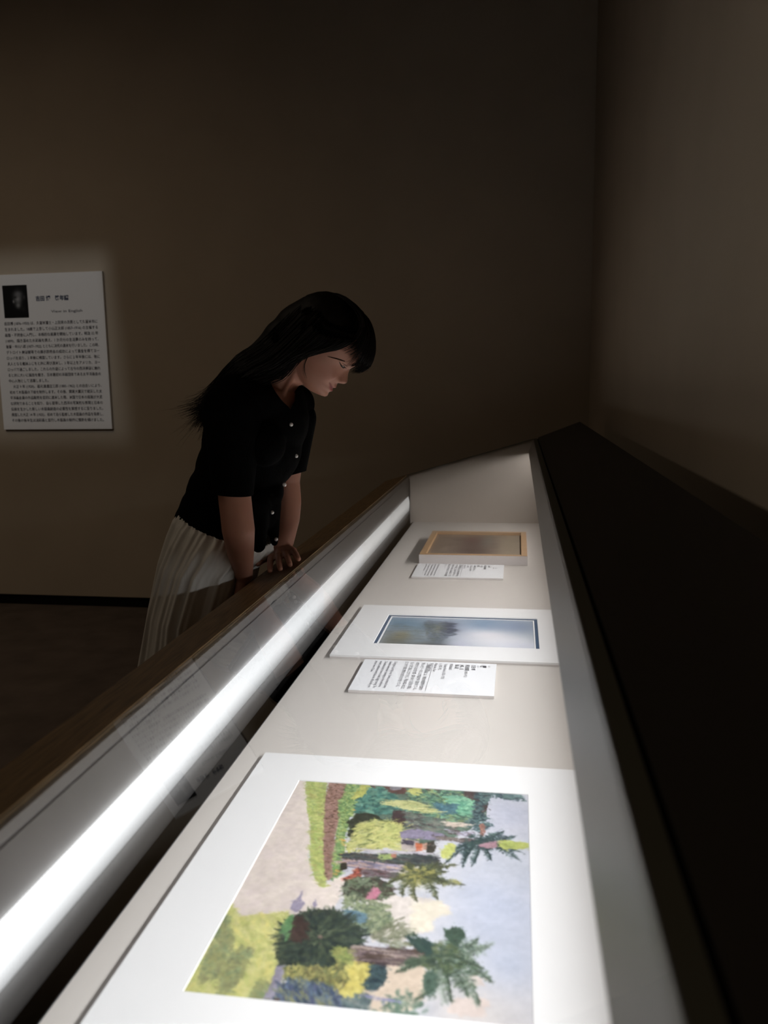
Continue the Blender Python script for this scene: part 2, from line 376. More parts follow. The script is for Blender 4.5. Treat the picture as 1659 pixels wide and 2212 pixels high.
# --- nearest work: tropical garden watercolour
A1 = empty('matted_watercolour', (-.155, .97, ZD), 'large white matted watercolour of a tropical garden with palms, nearest in the case', 'painting', 'matted works on the case deck')
O1 = (-.155, .97, ZD)
box('backing', (-.4235, .64, ZD + .0002), (.112, 1.304, ZD + .0025), M_core, A1, off=O1)
mat_sheet('mat_board', -.4235, .112, .64, 1.304, ZD + .0028, ZD + .006, (-.3385, .0195, .7415, 1.2115), A1, M_mat, O1, .0015)
cv = Canvas(420, 550, .473 / .361, 3)
sand = (222, 206, 196)
cv.im[:] = np.array((198, 197, 204)) / 255
cv.im += (cv.nf[..., None] * np.array((.10, .07, .03)))
for p, r, c in (([(0.8987,0.6061)], .22, (182, 190, 214)), ([(0.9229,0.1487)], .14, (180, 183, 202)), ([(0.8692,0.9435)], .15, (206, 196, 190)), ([(0.932,0.807)], .12, (182, 190, 212)), ([(0.9597,0.3938)], .10, (188, 192, 206))):
    cv.blob(p[0][0], p[0][1], r, r, c, .8)
# clouds
cv.poly([(0.4459,0.6152),(0.5044,0.5894),(0.5838,0.585),(0.6649,0.5962),(0.722,0.6152),(0.733,0.6458),(0.6895,0.6651),(0.6664,0.6639),(0.6792,0.702),(0.6608,0.73),(0.585,0.7635),(0.4982,0.7727),(0.4483,0.6905)], (216, 204, 196), .02, .05)
cv.dabs([(0.6191,0.6068),(0.6974,0.6044),(0.7357,0.6419),(0.682,0.6659),(0.6804,0.7106),(0.6228,0.7254)], 60, [(228, 218, 196), (224, 212, 192)], .05, .03, 0, 1, .5)
cv.poly([(0.5372,0.8491),(0.654,0.8289),(0.6961,0.8775),(0.7105,0.9332),(0.6516,0.9804),(0.5522,1.0069),(0.5266,1.0097),(0.5197,0.9255)], (214, 192, 170), .02, .05)
cv.poly([(0.7775,0.9398),(0.8548,0.9177),(0.8821,0.9421),(0.858,0.9739),(0.7689,0.9835)], (212, 194, 186), .02, .04)
cv.poly([(0.7976,0.8666),(0.8584,0.8601),(0.8669,0.8954),(0.8133,0.894)], (206, 190, 184), .02, .04)
# ground
path = [(-0.0302,-0.0473),(0.021,-0.0354),(0.0507,0.0596),(0.0956,0.1758),(0.1318,0.2561),(0.1667,0.3567),(0.1938,0.4501),(0.232,0.5244),(0.2711,0.5732),(0.3035,0.5594),(0.3194,0.5218),(0.3496,0.5272),(0.3575,0.5744),(0.354,0.615),(0.3529,0.6728),(0.2322,0.7004),(0.1115,0.7168),(0.0468,0.7328),(0.0159,0.7176),(-0.0191,0.7119),(-0.0093,0.6629)]
cv.poly(path, sand, .004, .035); cv.dabs(path, 130, [(226, 212, 198), (214, 198, 192), (222, 204, 200)], .06, .03, .3, 1, .35)
lawn = [(-0.0428,0.6264),(0.0241,0.7074),(0.0467,0.7291),(0.1101,0.7132),(0.1984,0.6947),(0.2132,0.7005),(0.2191,0.7681),(0.2318,0.8502),(0.2433,0.8959),(0.2449,0.955),(0.2398,1.0114),(0.2363,1.058),(-0.0289,1.0867),(-0.0254,1.0054)]
cv.poly(lawn, (200, 198, 118), .006, .08)
cv.dabs(lawn, 420, [(214, 208, 128), (190, 190, 108), (206, 200, 132), (222, 208, 118), (180, 186, 104)], .05, .016, 1.1, .5, .55)
for q in ([(0.0173,0.7719),(0.0548,0.7855),(0.0769,0.8505),(0.0767,0.9439),(0.0362,0.9774),(0.0137,0.905),(0.0118,0.841)], [(0.0986,0.8318),(0.1414,0.8437),(0.1462,0.9063),(0.1368,0.9809),(0.1031,0.9986),(0.0768,0.9137)], [(0.0172,1.0217),(0.0633,1.0029),(0.1157,1.0248),(0.1163,1.0541),(0.0198,1.0645)], [(0.2055,0.9448),(0.2516,0.9543),(0.2333,1.0121),(0.1997,1.0292)], [(-0.0148,0.7208),(0.024,0.7352),(0.0256,0.8059),(0.0046,0.8418)]):
    cv.poly(q, (160, 162, 108), .02, .08, .75); cv.dabs(q, 60, [(150, 152, 104), (166, 168, 104), (140, 158, 110)], .04, .014, 1.1, .6, .6)
g1 = [(0.019,-0.0352),(0.1158,-0.0313),(0.1496,0.0809),(0.1847,0.2234),(0.2199,0.3513),(0.2716,0.5094),(0.2887,0.5547),(0.3097,0.5691),(0.2896,0.5795),(0.2678,0.5735),(0.2353,0.524),(0.1989,0.4495),(0.1685,0.3565),(0.1318,0.2561),(0.0956,0.1758),(0.0507,0.0596)]
cv.poly(g1, (178, 192, 104), .004, .06); cv.dabs(g1, 300, [(190, 198, 110), (168, 186, 92), (196, 196, 112), (160, 180, 108), (178, 170, 100)], .035, .010, .3, .5, .6)
g2 = [(0.2055,-0.0269),(0.3185,-0.0249),(0.3122,0.0951),(0.3049,0.1691),(0.2873,0.213),(0.2884,0.2671),(0.2965,0.3182),(0.3108,0.3909),(0.326,0.4593),(0.3341,0.5138),(0.3058,0.5445),(0.2855,0.4635),(0.2693,0.3709),(0.2445,0.2447),(0.2055,0.1208),(0.2124,0.0591)]
cv.poly(g2, (136, 168, 96), .006, .1); cv.dabs(g2, 360, [(150, 180, 104), (118, 158, 92), (180, 190, 104), (104, 150, 90), (158, 184, 120)], .03, .010, .5, .8, .7)
br = [(0.13,-0.0261),(0.2095,-0.0273),(0.2205,0.0738),(0.2093,0.1204),(0.2463,0.2445),(0.25,0.2972),(0.2726,0.3948),(0.2838,0.4637),(0.3071,0.5316),(0.294,0.5499),(0.27,0.5096),(0.2344,0.3988),(0.191,0.2501),(0.1546,0.1109)]
cv.poly(br, (166, 126, 112), .004, .08); cv.dabs(br, 240, [(150, 110, 92), (176, 134, 120), (184, 142, 128), (120, 86, 66), (160, 120, 106)], .025, .010, .2, .5, .7)
for x, y in ((768, 1764), (774, 1760), (745, 1841), (742, 1848), (740, 1862), (725, 1905), (728, 1898), (789, 1751), (738, 1870)):
    p = [(3.302,5.4674)][0] if False else None
for p in [(0.2966,0.1671),(0.3071,0.1545),(0.3086,0.3694),(0.2968,0.3459),(0.3115,0.4193),(0.3127,0.516),(0.3168,0.5004),(0.3276,0.1263),(0.3182,0.4372)]:
    cv.stroke(p[0], p[1], .022, .012, .2, (226, 160, 74), .9)
# violet shadows on the path
for q in ([(0.2067,0.6825),(0.2048,0.6502),(0.2155,0.6295),(0.2216,0.5947),(0.2297,0.6378),(0.2473,0.6516),(0.2424,0.675),(0.2333,0.6947)], [(0.2747,0.6564),(0.2756,0.6291),(0.2902,0.6548),(0.2856,0.6705)]):
    cv.poly(q, (158, 148, 172), .003, .05)
cv.poly([(0.2393,0.8856),(0.2572,0.879),(0.2764,0.9),(0.2717,0.9522),(0.2724,1.0079),(0.2795,1.0533),(0.2363,1.058),(0.2411,1.0112),(0.2449,0.955)], (150, 144, 162), .006, .08)
# left part of the planting (top of the picture as it lies)
top = [(0.3092,-0.0472),(0.7181,-0.0711),(0.7629,-0.0115),(0.8236,0.0135),(0.8307,0.158),(0.7629,0.245),(0.679,0.3043),(0.5772,0.3394),(0.4675,0.3259),(0.3613,0.2596),(0.2964,0.2258),(0.3036,0.1404)]
cv.poly(top, (104, 128, 110), .012, .14)
cv.poly([(0.3115,-0.0374),(0.6395,-0.0438),(0.6255,0.0085),(0.4914,0.0467),(0.3921,0.0505),(0.3218,0.0071)], (122, 84, 76), .008, .12)
cv.poly([(0.3928,-0.0258),(0.4585,-0.0258),(0.4624,0.0185),(0.418,0.0292)], (140, 136, 142), .004, .05)
cv.dabs([(0.2816,0.0522),(0.3618,0.0032),(0.4578,0.0805),(0.5089,0.1485),(0.4203,0.1857),(0.3422,0.1795),(0.3046,0.1833)], 150, [(88, 150, 134), (70, 132, 120), (110, 164, 140), (64, 116, 108)], .05, .022, .2, .8, .85)
cv.dabs([(0.4851,0.01),(0.6827,-0.0161),(0.7855,0.0325),(0.7961,0.1393),(0.7406,0.1944),(0.6307,0.2055),(0.53,0.1605)], 330, [(110, 156, 124), (84, 132, 108), (126, 176, 138), (70, 112, 100), (150, 170, 110)], .04, .012, .35, .6, .8)
cv.dabs([(0.6497,0.0461),(0.7855,0.0325),(0.7929,0.148),(0.7185,0.1555)], 110, [(116, 182, 146), (134, 190, 152), (92, 160, 130)], .045, .016, .3, .5, .85)
cv.dabs([(0.6165,0.0943),(0.703,0.0914),(0.6999,0.1574),(0.6144,0.152)], 50, [(88, 134, 146), (74, 118, 134)], .04, .016, .6, .5, .8)
cv.dabs([(0.3911,0.0932),(0.5472,0.0865),(0.6324,0.1446),(0.6057,0.1585),(0.5075,0.1401),(0.4069,0.1212)], 60, [(186, 186, 120), (170, 176, 112), (196, 190, 128)], .09, .010, .12, .12, .85)
cv.dabs([(0.2942,-0.0225),(0.3239,0.0165),(0.2989,0.0813),(0.2675,0.0996)], 40, [(190, 188, 96), (176, 180, 90)], .05, .014, 2, .4, .8)
cv.dabs([(0.4951,0.009),(0.5338,-0.0012),(0.5453,0.0352),(0.512,0.0508)], 20, [(190, 190, 106)], .04, .016, .3, .4, .8)
cv.poly([(0.4555,0.151),(0.5,0.1523),(0.5275,0.2024),(0.5333,0.2474),(0.4924,0.2463),(0.4552,0.2179)], (84, 62, 64), .006, .1)
cv.poly([(0.5009,0.1578),(0.6566,0.1893),(0.7066,0.2245),(0.6767,0.2845),(0.5702,0.2953),(0.5215,0.2434)], (118, 122, 114), .012, .12)
cv.dabs([(0.5009,0.1578),(0.6566,0.1893),(0.7066,0.2245),(0.6767,0.2845),(0.5702,0.2953),(0.5215,0.2434)], 130, [(100, 124, 112), (134, 134, 122), (96, 88, 88), (120, 140, 124)], .05, .014, .1, .3, .7)
cv.poly([(0.7235,-0.0075),(0.783,-0.0072),(0.8398,0.0271),(0.8286,0.1163),(0.8021,0.1471),(0.7733,0.136),(0.7874,0.0623),(0.7273,0.0384)], (98, 78, 76), .01, .12)
cv.dabs([(0.7818,-0.0259),(0.9598,-0.0248),(0.9884,0.0422),(0.9214,0.04),(0.8437,0.0267),(0.8099,0.1182),(0.8514,0.2098),(0.8174,0.2523),(0.7428,0.2209),(0.7753,0.1636)], 230, [(74, 102, 108), (96, 128, 128), (62, 84, 96), (110, 140, 136)], .035, .012, .3, .9, .8)
cv.dabs([(0.8062,0.2144),(0.8236,0.1994),(0.8316,0.2508),(0.8184,0.27)], 14, [(176, 120, 104)], .03, .014, 1.5, .2, .8)
cv.dabs([(0.6673,0.2018),(0.7599,0.2058),(0.7525,0.2278),(0.6794,0.2273)], 16, [(206, 186, 170)], .05, .012, .1, .2, .8)
cv.dabs([(0.6907,0.2471),(0.7816,0.2534),(0.7742,0.2745),(0.7018,0.2666)], 20, [(186, 184, 204), (104, 80, 84)], .05, .010, .15, .2, .8)
# yellow bush with its dark hollow
cv.poly([(0.2851,0.2406),(0.306,0.1888),(0.3623,0.1831),(0.4185,0.2135),(0.4125,0.2807),(0.3615,0.3368),(0.3068,0.3222)], (66, 72, 54), .012, .12)
yb = [(0.3307,0.2494),(0.3889,0.2165),(0.4655,0.2223),(0.5033,0.2452),(0.5134,0.3212),(0.4922,0.3603),(0.409,0.3856),(0.3296,0.408),(0.3096,0.3862),(0.3262,0.3404)]
cv.poly(yb, (172, 178, 100), .012, .1)
cv.dabs(yb, 360, [(194, 194, 110), (178, 184, 100), (208, 200, 120), (120, 134, 78), (186, 186, 120)], .05, .010, -.4, .5, .8)
cv.star([(0.3969,0.3332)][0], .19, 120, [(196, 194, 112), (206, 200, 118), (176, 184, 104)], .010, -1.2, .5)
# lavender wall band, people, rails
cv.poly([(0.4981,0.2771),(0.5639,0.2548),(0.6756,0.2744),(0.676,0.3096),(0.5726,0.3102),(0.5081,0.3118)], (142, 132, 158), .006, .08)
cv.poly([(0.5116,0.3114),(0.5829,0.3191),(0.5917,0.3764),(0.5264,0.3736)], (178, 164, 158), .006, .1)
cv.poly([(0.5161,0.316),(0.5653,0.3209),(0.5657,0.3454),(0.5204,0.3403)], (92, 84, 100), .004, .08)
cv.poly([(0.5704,0.3303),(0.597,0.33),(0.6065,0.3701),(0.5789,0.3729)], (214, 112, 74), .004, .06)
cv.poly([(0.5974,0.3324),(0.6142,0.3258),(0.6195,0.364),(0.6023,0.3658)], (196, 150, 128), .003, .06)
cv.poly([(0.6135,0.3209),(0.6374,0.3135),(0.6519,0.3439),(0.6467,0.3848),(0.6228,0.3873)], (78, 74, 62), .005, .1)
cv.dabs([(0.3906,0.3827),(0.6267,0.3775),(0.6283,0.389),(0.3939,0.3967)], 40, [(196, 188, 192), (176, 170, 180)], .09, .008, .02, .04, .9)
cv.poly([(0.3124,0.4098),(0.4143,0.4087),(0.5187,0.4073),(0.6541,0.3887),(0.6782,0.4453),(0.5604,0.4486),(0.4226,0.4448),(0.3245,0.4412)], (66, 76, 78), .01, .14)
cv.dabs([(0.3124,0.4098),(0.6541,0.3887),(0.6782,0.4453),(0.3245,0.4412)], 120, [(78, 92, 88), (104, 92, 86), (58, 66, 76), (100, 116, 110)], .05, .012, .05, .2, .75)
cv.dabs([(0.4486,0.4052),(0.4999,0.3999),(0.4967,0.428),(0.4491,0.4237)], 20, [(160, 180, 104)], .03, .012, .5, .5, .8)
cv.poly([(0.4904,0.3962),(0.5114,0.3964),(0.5148,0.4147),(0.494,0.4145)], (190, 120, 96), .002, .05)
cv.dabs([(0.3325,0.445),(0.4226,0.4448),(0.5619,0.4573),(0.5992,0.4798),(0.4648,0.4806),(0.3441,0.4754)], 120, [(150, 142, 168), (176, 164, 178), (120, 112, 134), (196, 160, 140)], .09, .010, .08, .06, .85)
cv.poly([(0.3171,0.4648),(0.3349,0.4539),(0.3482,0.4905),(0.33,0.499)], (62, 58, 44), .006, .1)
red = [(0.3458,0.5319),(0.3599,0.5219),(0.3786,0.5027),(0.3787,0.4763),(0.4041,0.4825),(0.407,0.5084),(0.3936,0.5354),(0.3589,0.5432)]
cv.poly(red, (160, 66, 54), .005, .12); cv.dabs(red, 40, [(190, 84, 66), (120, 46, 42), (206, 120, 90)], .03, .010, -.5, .4, .7)
cv.dabs([(0.4041,0.4825),(0.5506,0.4892),(0.5519,0.5147),(0.4222,0.5154)], 50, [(112, 72, 76), (96, 100, 96), (130, 110, 116)], .05, .012, .1, .2, .8)
gb = [(0.3568,0.5476),(0.4231,0.5196),(0.4735,0.5207),(0.5202,0.5472),(0.5359,0.5861),(0.4936,0.6141),(0.4293,0.613),(0.3859,0.6312),(0.3597,0.5945)]
cv.poly(gb, (96, 110, 86), .014, .16); cv.dabs(gb, 170, [(108, 124, 90), (78, 90, 74), (132, 146, 116), (90, 76, 66)], .04, .014, .4, .8, .75)
cv.dabs([(0.4483,0.5912),(0.4695,0.5628),(0.4893,0.5789),(0.4732,0.6084),(0.4537,0.6144)], 34, [(196, 110, 136), (206, 130, 150)], .025, .014, .6, .5, .85)
cv.dabs([(0.3703,0.6034),(0.445,0.6114),(0.5297,0.6353),(0.5574,0.6971),(0.4944,0.7562),(0.4421,0.727),(0.3805,0.6699)], 240, [(146, 160, 118), (126, 140, 104), (160, 168, 130), (110, 128, 104)], .03, .012, .8, .9, .75)
cv.dabs([(0.3927,0.6686),(0.45,0.6719),(0.4608,0.7037),(0.4098,0.7091)], 50, [(96, 134, 158), (110, 146, 164)], .035, .016, .1, .3, .85)
cv.star([(0.4944,0.7562)][0], .13, 90, [(134, 138, 108), (116, 122, 92), (150, 152, 124)], .010, -.9, .6)
# palm with olive crown
c1 = [(0.6084,0.4853)][0]
for q, b in (([(0.5674,0.5828)], .2), ([(0.6182,0.601)], .15), ([(0.6873,0.586)], -.15), ([(0.7112,0.517)], -.1), ([(0.7679,0.5173)], .1), ([(0.7352,0.4283)], -.15), ([(0.6671,0.4241)], .1), ([(0.5581,0.4353)], -.2), ([(0.5101,0.5379)], .15), ([(0.7005,0.4649)], .05)):
    cv.frond(c1, q[0], b, [(98, 106, 70), (122, 126, 78), (82, 94, 68)], .030, 28)
cv.blob([(0.5986,0.4971)][0][0], [(0.5986,0.4971)][0][1], .045, .04, (170, 164, 84), .85)
cv.star([(0.6084,0.4853)][0], .07, 90, [(104, 112, 72), (130, 132, 80), (166, 160, 84), (84, 96, 70)], .010)
cv.stroke(*[(0.7428,0.5074)][0], .035, .02, .8, (170, 166, 96), .8)
# palm with blue-green crown
cv.dabs([(0.6554,0.2866),(0.7841,0.2886),(0.7858,0.3131),(0.6614,0.3061)], 30, [(112, 96, 96), (140, 126, 120)], .08, .008, .08, .05, .85)
c2 = [(0.811,0.2958)][0]
for q, b in (([(0.7002,0.4161)], .1), ([(0.7607,0.4323)], .1), ([(0.7935,0.4222)], -.1), ([(0.8588,0.3861)], -.1), ([(0.9563,0.376)], -.15), ([(0.9631,0.3382)], -.05), ([(0.9456,0.257)], .1), ([(0.8973,0.2364)], .1), ([(0.7654,0.3865)], .1), ([(0.7275,0.3481)], .1), ([(0.8566,0.3349)], .2)):
    cv.frond(c2, q[0], b, [(62, 92, 92), (84, 116, 108), (50, 74, 84)], .028, 28)
cv.star(c2, .05, 50, [(70, 84, 92), (60, 92, 88), (88, 112, 104)], .012)
cv.dabs([(0.8206,0.3095),(0.876,0.294),(0.8633,0.3294),(0.8355,0.3274)], 26, [(170, 126, 138), (182, 140, 150)], .04, .014, -.2, .2, .85)
cv.dabs([(0.8985,0.2868),(0.9858,0.2926),(0.9803,0.3174),(0.9046,0.3251),(0.8902,0.3024)], 50, [(186, 192, 96), (170, 184, 92)], .05, .014, .05, .3, .85)
cv.dabs([(0.6764,0.3438),(0.7126,0.3206),(0.7224,0.3486),(0.7027,0.393),(0.6785,0.3908)], 40, [(202, 204, 108), (192, 198, 104)], .03, .018, .9, .3, .85)
# great dark shrub
sh = [(0.2341,0.7838),(0.2214,0.7144),(0.2443,0.6898),(0.301,0.6688),(0.3529,0.6728),(0.4218,0.7078),(0.471,0.7587),(0.4712,0.7955),(0.4349,0.8413),(0.4301,0.876),(0.3688,0.8856),(0.31,0.8811),(0.2444,0.8835),(0.226,0.8428)]
cv.poly(sh, (64, 78, 66), .016, .16)
cc = [(0.3376,0.7762)][0]
cv.dabs(sh, 420, [(60, 76, 66), (78, 94, 72), (48, 62, 60), (92, 104, 78)], .035, .012, .8, 1.2, .7)
for r, n in ((.145, 420), (.12, 320), (.08, 140)):
    cv.star(cc, r, n, [(52, 68, 64), (74, 92, 74), (98, 114, 84), (42, 56, 56), (86, 104, 82), (60, 80, 70)], .009, a=.8)
cv.star(cc, .05, 40, [(96, 112, 84), (120, 132, 98)], .006, a=.8)
cv.dabs([(0.2371,0.8004),(0.2365,0.7128),(0.2715,0.7),(0.2897,0.7779),(0.2718,0.8134)], 50, [(96, 70, 62), (80, 60, 54)], .05, .012, .8, .5, .6)
cv.dabs([(0.204,0.7522),(0.2151,0.7059),(0.2274,0.7138),(0.24,0.8001)], 30, [(104, 156, 98)], .03, .012, 1.6, .3, .8)
cv.stroke(cc[0], cc[1], .02, .016, 0, (150, 124, 112), .9)
# olive and yellow shrubs below it
ys = [(0.2599,0.8941),(0.3254,0.8841),(0.4102,0.8811),(0.4378,0.852),(0.497,0.8299),(0.523,0.8429),(0.5266,0.8957),(0.5147,0.9332),(0.4902,0.9708),(0.4633,0.9709),(0.4034,0.9523),(0.3456,0.9442),(0.2986,0.9493)]
cv.poly(ys, (150, 146, 82), .016, .12)
cv.dabs(ys, 360, [(140, 142, 84), (172, 166, 92), (112, 122, 80), (190, 180, 96), (128, 120, 76)], .04, .012, 1.2, .6, .8)
cv.dabs([(0.4516,0.866),(0.497,0.8299),(0.524,0.8475),(0.5282,0.9029),(0.5048,0.9484),(0.4699,0.9702),(0.4452,0.9548),(0.4827,0.915)], 150, [(206, 190, 94), (190, 176, 86), (214, 200, 108)], .035, .018, 1.0, .5, .8)
cv.dabs([(0.3821,0.8099),(0.4621,0.8063),(0.4607,0.8573),(0.4168,0.8542)], 60, [(170, 172, 94), (140, 156, 86)], .03, .014, .5, .7, .8)
bg = [(0.2724,1.0079),(0.2801,0.9484),(0.3138,0.9332),(0.3984,0.9357),(0.4706,0.9729),(0.5054,1.0289),(0.2706,1.0543)]
cv.poly(bg, (88, 106, 134), .014, .12)
cv.dabs(bg, 340, [(78, 98, 130), (104, 124, 150), (64, 84, 108), (124, 136, 130), (96, 104, 140), (150, 152, 108)], .07, .010, 1.0, .22, .8)
cv.dabs([(0.2594,1.0093),(0.2805,0.9934),(0.309,1.0332),(0.2705,1.0374)], 14, [(112, 76, 58)], .03, .014, 1, .4, .8)
dk = [(0.5223,0.8398),(0.554,0.8411),(0.57,0.891),(0.5556,0.9331),(0.5303,0.9358),(0.5144,0.9261),(0.5266,0.8957)]
cv.poly(dk, (62, 86, 96), .01, .12); cv.dabs(dk, 70, [(54, 78, 90), (80, 108, 112)], .03, .014, .5, .8, .8)
cv.dabs([(0.4641,0.9736),(0.5247,0.9463),(0.5426,0.9651),(0.5373,0.9994),(0.5011,1.0125)], 80, [(110, 132, 134), (90, 112, 116), (140, 150, 146)], .03, .012, .6, .8, .7)
# big palm
cv.dabs([(0.4769,0.7949),(0.5774,0.8005),(0.6845,0.794),(0.6812,0.8213),(0.5991,0.8394),(0.5163,0.8514),(0.4918,0.8384)], 170, [(112, 92, 96), (140, 118, 118), (88, 70, 76), (170, 150, 140), (104, 82, 70)], .09, .012, .05, .12, .85)
c3 = [(0.7293,0.8099)][0]
for q, b in (([(0.6315,0.7331)], -.2), ([(0.6644,0.7551)], -.15), ([(0.7509,0.7014)], .2), ([(0.7783,0.7261)], .15), ([(0.83,0.7342)], .12), ([(0.8086,0.7967)], .05), ([(0.8764,0.8699)], -.2), ([(0.8499,0.8311)], -.12), ([(0.8497,0.9429)], -.2), ([(0.8155,0.9219)], -.12), ([(0.771,0.9405)], -.05), ([(0.7152,0.9187)], -.15), ([(0.6728,0.9484)], -.3), ([(0.6047,0.8694)], .1), ([(0.6205,0.8402)], .05), ([(0.8669,0.7502)], .1)):
    cv.frond(c3, q[0], b, [(84, 108, 84), (104, 128, 96), (68, 90, 78), (120, 140, 116)], .034, 34)
for q, b in (([(0.8766,0.7425)], .15), ([(0.8436,0.949)], -.25), ([(0.7587,0.9487)], .1)):
    cv.frond(c3, q[0], b, [(150, 166, 150), (160, 174, 160)], .035, 26, .5)
cv.star(c3, .065, 110, [(78, 102, 76), (104, 124, 84), (64, 86, 70), (120, 132, 92)], .012)
cv.dabs([(0.6125,0.7522),(0.6789,0.7535),(0.6915,0.7932),(0.655,0.789)], 40, [(56, 86, 80), (70, 100, 88)], .05, .014, 1.0, .3, .8)
cv.dabs([(0.7255,0.7145),(0.7841,0.7083),(0.7867,0.7387),(0.7513,0.7492)], 36, [(76, 104, 84)], .05, .014, 1.2, .4, .8)
cv.dabs([(0.6849,0.8668),(0.7127,0.8683),(0.7218,0.918),(0.7043,0.9367),(0.6907,0.9072)], 36, [(88, 116, 98)], .04, .014, 1.4, .4, .8)
for q in ([(0.6251,0.9644)], [(0.6527,0.9869)], [(0.6091,0.9982)]):
    cv.star(q[0], .05, 50, [(110, 140, 120), (96, 128, 108)], .010)
cv.dabs([(0.5329,0.9524),(0.6079,0.9581),(0.6089,0.9634),(0.5348,0.9605)], 10, [(140, 140, 176)], .07, .007, .1, .05, .8)
cv.restate(8000, .013, .0048, .11); cv.restate(8000, .008, .0036, .12)
lu = cv.im.mean(-1, keepdims=True); cv.im = cv.im * (1 - .22 * np.clip((.66 - lu) * 3, 0, 1))
g_ = cv.im.mean(-1, keepdims=True); cv.im = g_ + (cv.im - g_) * .84
cv.im += cv.nf[..., None] * .04 + cv.nc[..., None] * .05 + (cv.rng.random(cv.im.shape[:2])[..., None] - .5) * .03
cv.blur(1)
me = cv.mesh('artwork', -.340, .021, .740, 1.213, ZD + .0048, gain=.93)
for v in (0,): me.transform(Matrix.Translation(-Vector(O1)))
link('artwork', me, M_print, A1)

# --- second work: misty morning
A2 = empty('matted_watercolour.001', (-.15, 2.045, ZD), 'white matted watercolour of misty blue-grey trees with thin navy inner border', 'painting', 'matted works on the case deck')
O2 = (-.15, 2.045, ZD)
box('backing', (-.4275, 1.823, ZD + .0002), (.13, 2.267, ZD + .004), M_core, A2, off=O2)
mat_sheet('mat_board', -.4275, .13, 1.823, 2.267, ZD + .0042, ZD + .0085, (-.341, .054, 1.9215, 2.175), A2, M_mat, O2, .0015)
M_navy = mat('navy_border', (.045, .085, .15), .8, .2)
mat_sheet('inner_border', -.343, .056, 1.9195, 2.177, ZD + .0041, ZD + .0062, (-.334, .047, 1.9275, 2.168), A2, M_navy, O2, .0005)
mat_sheet('inner_fillet', -.335, .048, 1.9265, 2.169, ZD + .00405, ZD + .0055, (-.3305, .0435, 1.931, 2.1645), A2, M_mat, O2, .0005)
cw = Canvas(300, 200, .2335 / .374, 9)
def B(p): return p[0]
cw.im[:] = np.array((150, 160, 172)) / 255
for p, ru, rv, c, a in (([(0.0831,0.2384)], .2, .3, (120, 140, 156), .9), ([(0.5537,0.4078)], .2, .35, (160, 168, 184), .6), ([(0.7958,0.8234)], .3, .30, (200, 202, 208), .95), ([(0.7061,0.5707)], .16, .2, (202, 202, 208), .9), ([(0.9074,0.9175)], .2, .14, (188, 192, 204), .8), ([(0.6666,0.1398)], .14, .22, (132, 150, 170), .85), ([(0.8799,0.2213)], .14, .2, (136, 148, 168), .8), ([(0.521,1.0138)], .08, .2, (178, 180, 196), .7), ([(0.1117,0.8703)], .13, .3, (116, 118, 112), .85), ([(0.1285,0.6706)], .06, .14, (148, 142, 118), .7), ([(0.2745,0.9149)], .1, .2, (120, 132, 140), .7), ([(0.3545,1.0432)], .1, .12, (92, 92, 94), .85), ([(0.2343,0.3809)], .07, .2, (122, 140, 152), .6)):
    cw.blob(p[0][0], p[0][1], ru, rv, c, a)
tr = [(0.241,0.0903),(0.4669,0.1565),(0.4454,0.3449),(0.5067,0.4319),(0.455,0.5362),(0.5019,0.5906),(0.4346,0.7093),(0.4142,0.8613),(0.384,1.0659),(0.3286,1.0757),(0.3211,0.7592),(0.2703,0.4563)]
cw.poly(tr, (110, 118, 128), .03, .08, .55); cw.blur(6)
for p, ru, rv, c, a in (([(0.426,0.2651)], .05, .12, (92, 98, 112), .8), ([(0.451,0.4575)], .05, .07, (96, 102, 114), .75), ([(0.2914,0.3214)], .05, .14, (108, 116, 122), .7), ([(0.358,0.4089)], .035, .13, (140, 140, 122), .5), ([(0.3832,0.8228)], .07, .12, (108, 116, 122), .6), ([(0.3387,1.0179)], .09, .07, (96, 96, 98), .7), ([(0.2204,0.5924)], .05, .12, (134, 150, 160), .6)):
    cw.blob(p[0][0], p[0][1], ru, rv, c, a)
cw.dabs([(0.3881,0.1353),(0.4685,0.1904),(0.4552,0.3596),(0.5067,0.4319),(0.4579,0.5357),(0.5019,0.5906),(0.426,0.7108),(0.3887,0.6717),(0.3603,0.1916)], 120, [(92, 97, 110), (100, 106, 116), (84, 90, 104)], .045, .009, .05, .2, .35)
cw.dabs([(0.249,0.1587),(0.4063,0.1838),(0.4177,0.6667),(0.3471,0.9311),(0.287,0.6894)], 150, [(104, 114, 118), (124, 130, 122), (94, 102, 112)], .05, .014, 1.2, .5, .25)
cw.dabs([(-0.0317,0.3428),(0.0831,0.2384),(0.2703,0.4563),(0.3359,0.976),(0.0227,1.0738)], 170, [(112, 120, 124), (130, 134, 130), (104, 104, 100), (142, 148, 150)], .10, .006, .02, .08, .35)
cw.blur(3)
cw.dabs([(-0.0317,0.3428),(0.261,0.3266),(0.3359,0.976),(0.0227,1.0738)], 30, [(90, 92, 90), (100, 100, 98)], .06, .004, .02, .08, .4)
m_ = cw.im.mean((0, 1), keepdims=True); cw.im = m_ + (cw.im - m_) * 1.45
cw.im += cw.nf[..., None] * .03
cw.blur(1)
me = cw.mesh('artwork', -.3305, .0435, 1.931, 2.1645, ZD + .0045); me.transform(Matrix.Translation(-Vector(O2)))
link('artwork', me, M_print, A2)

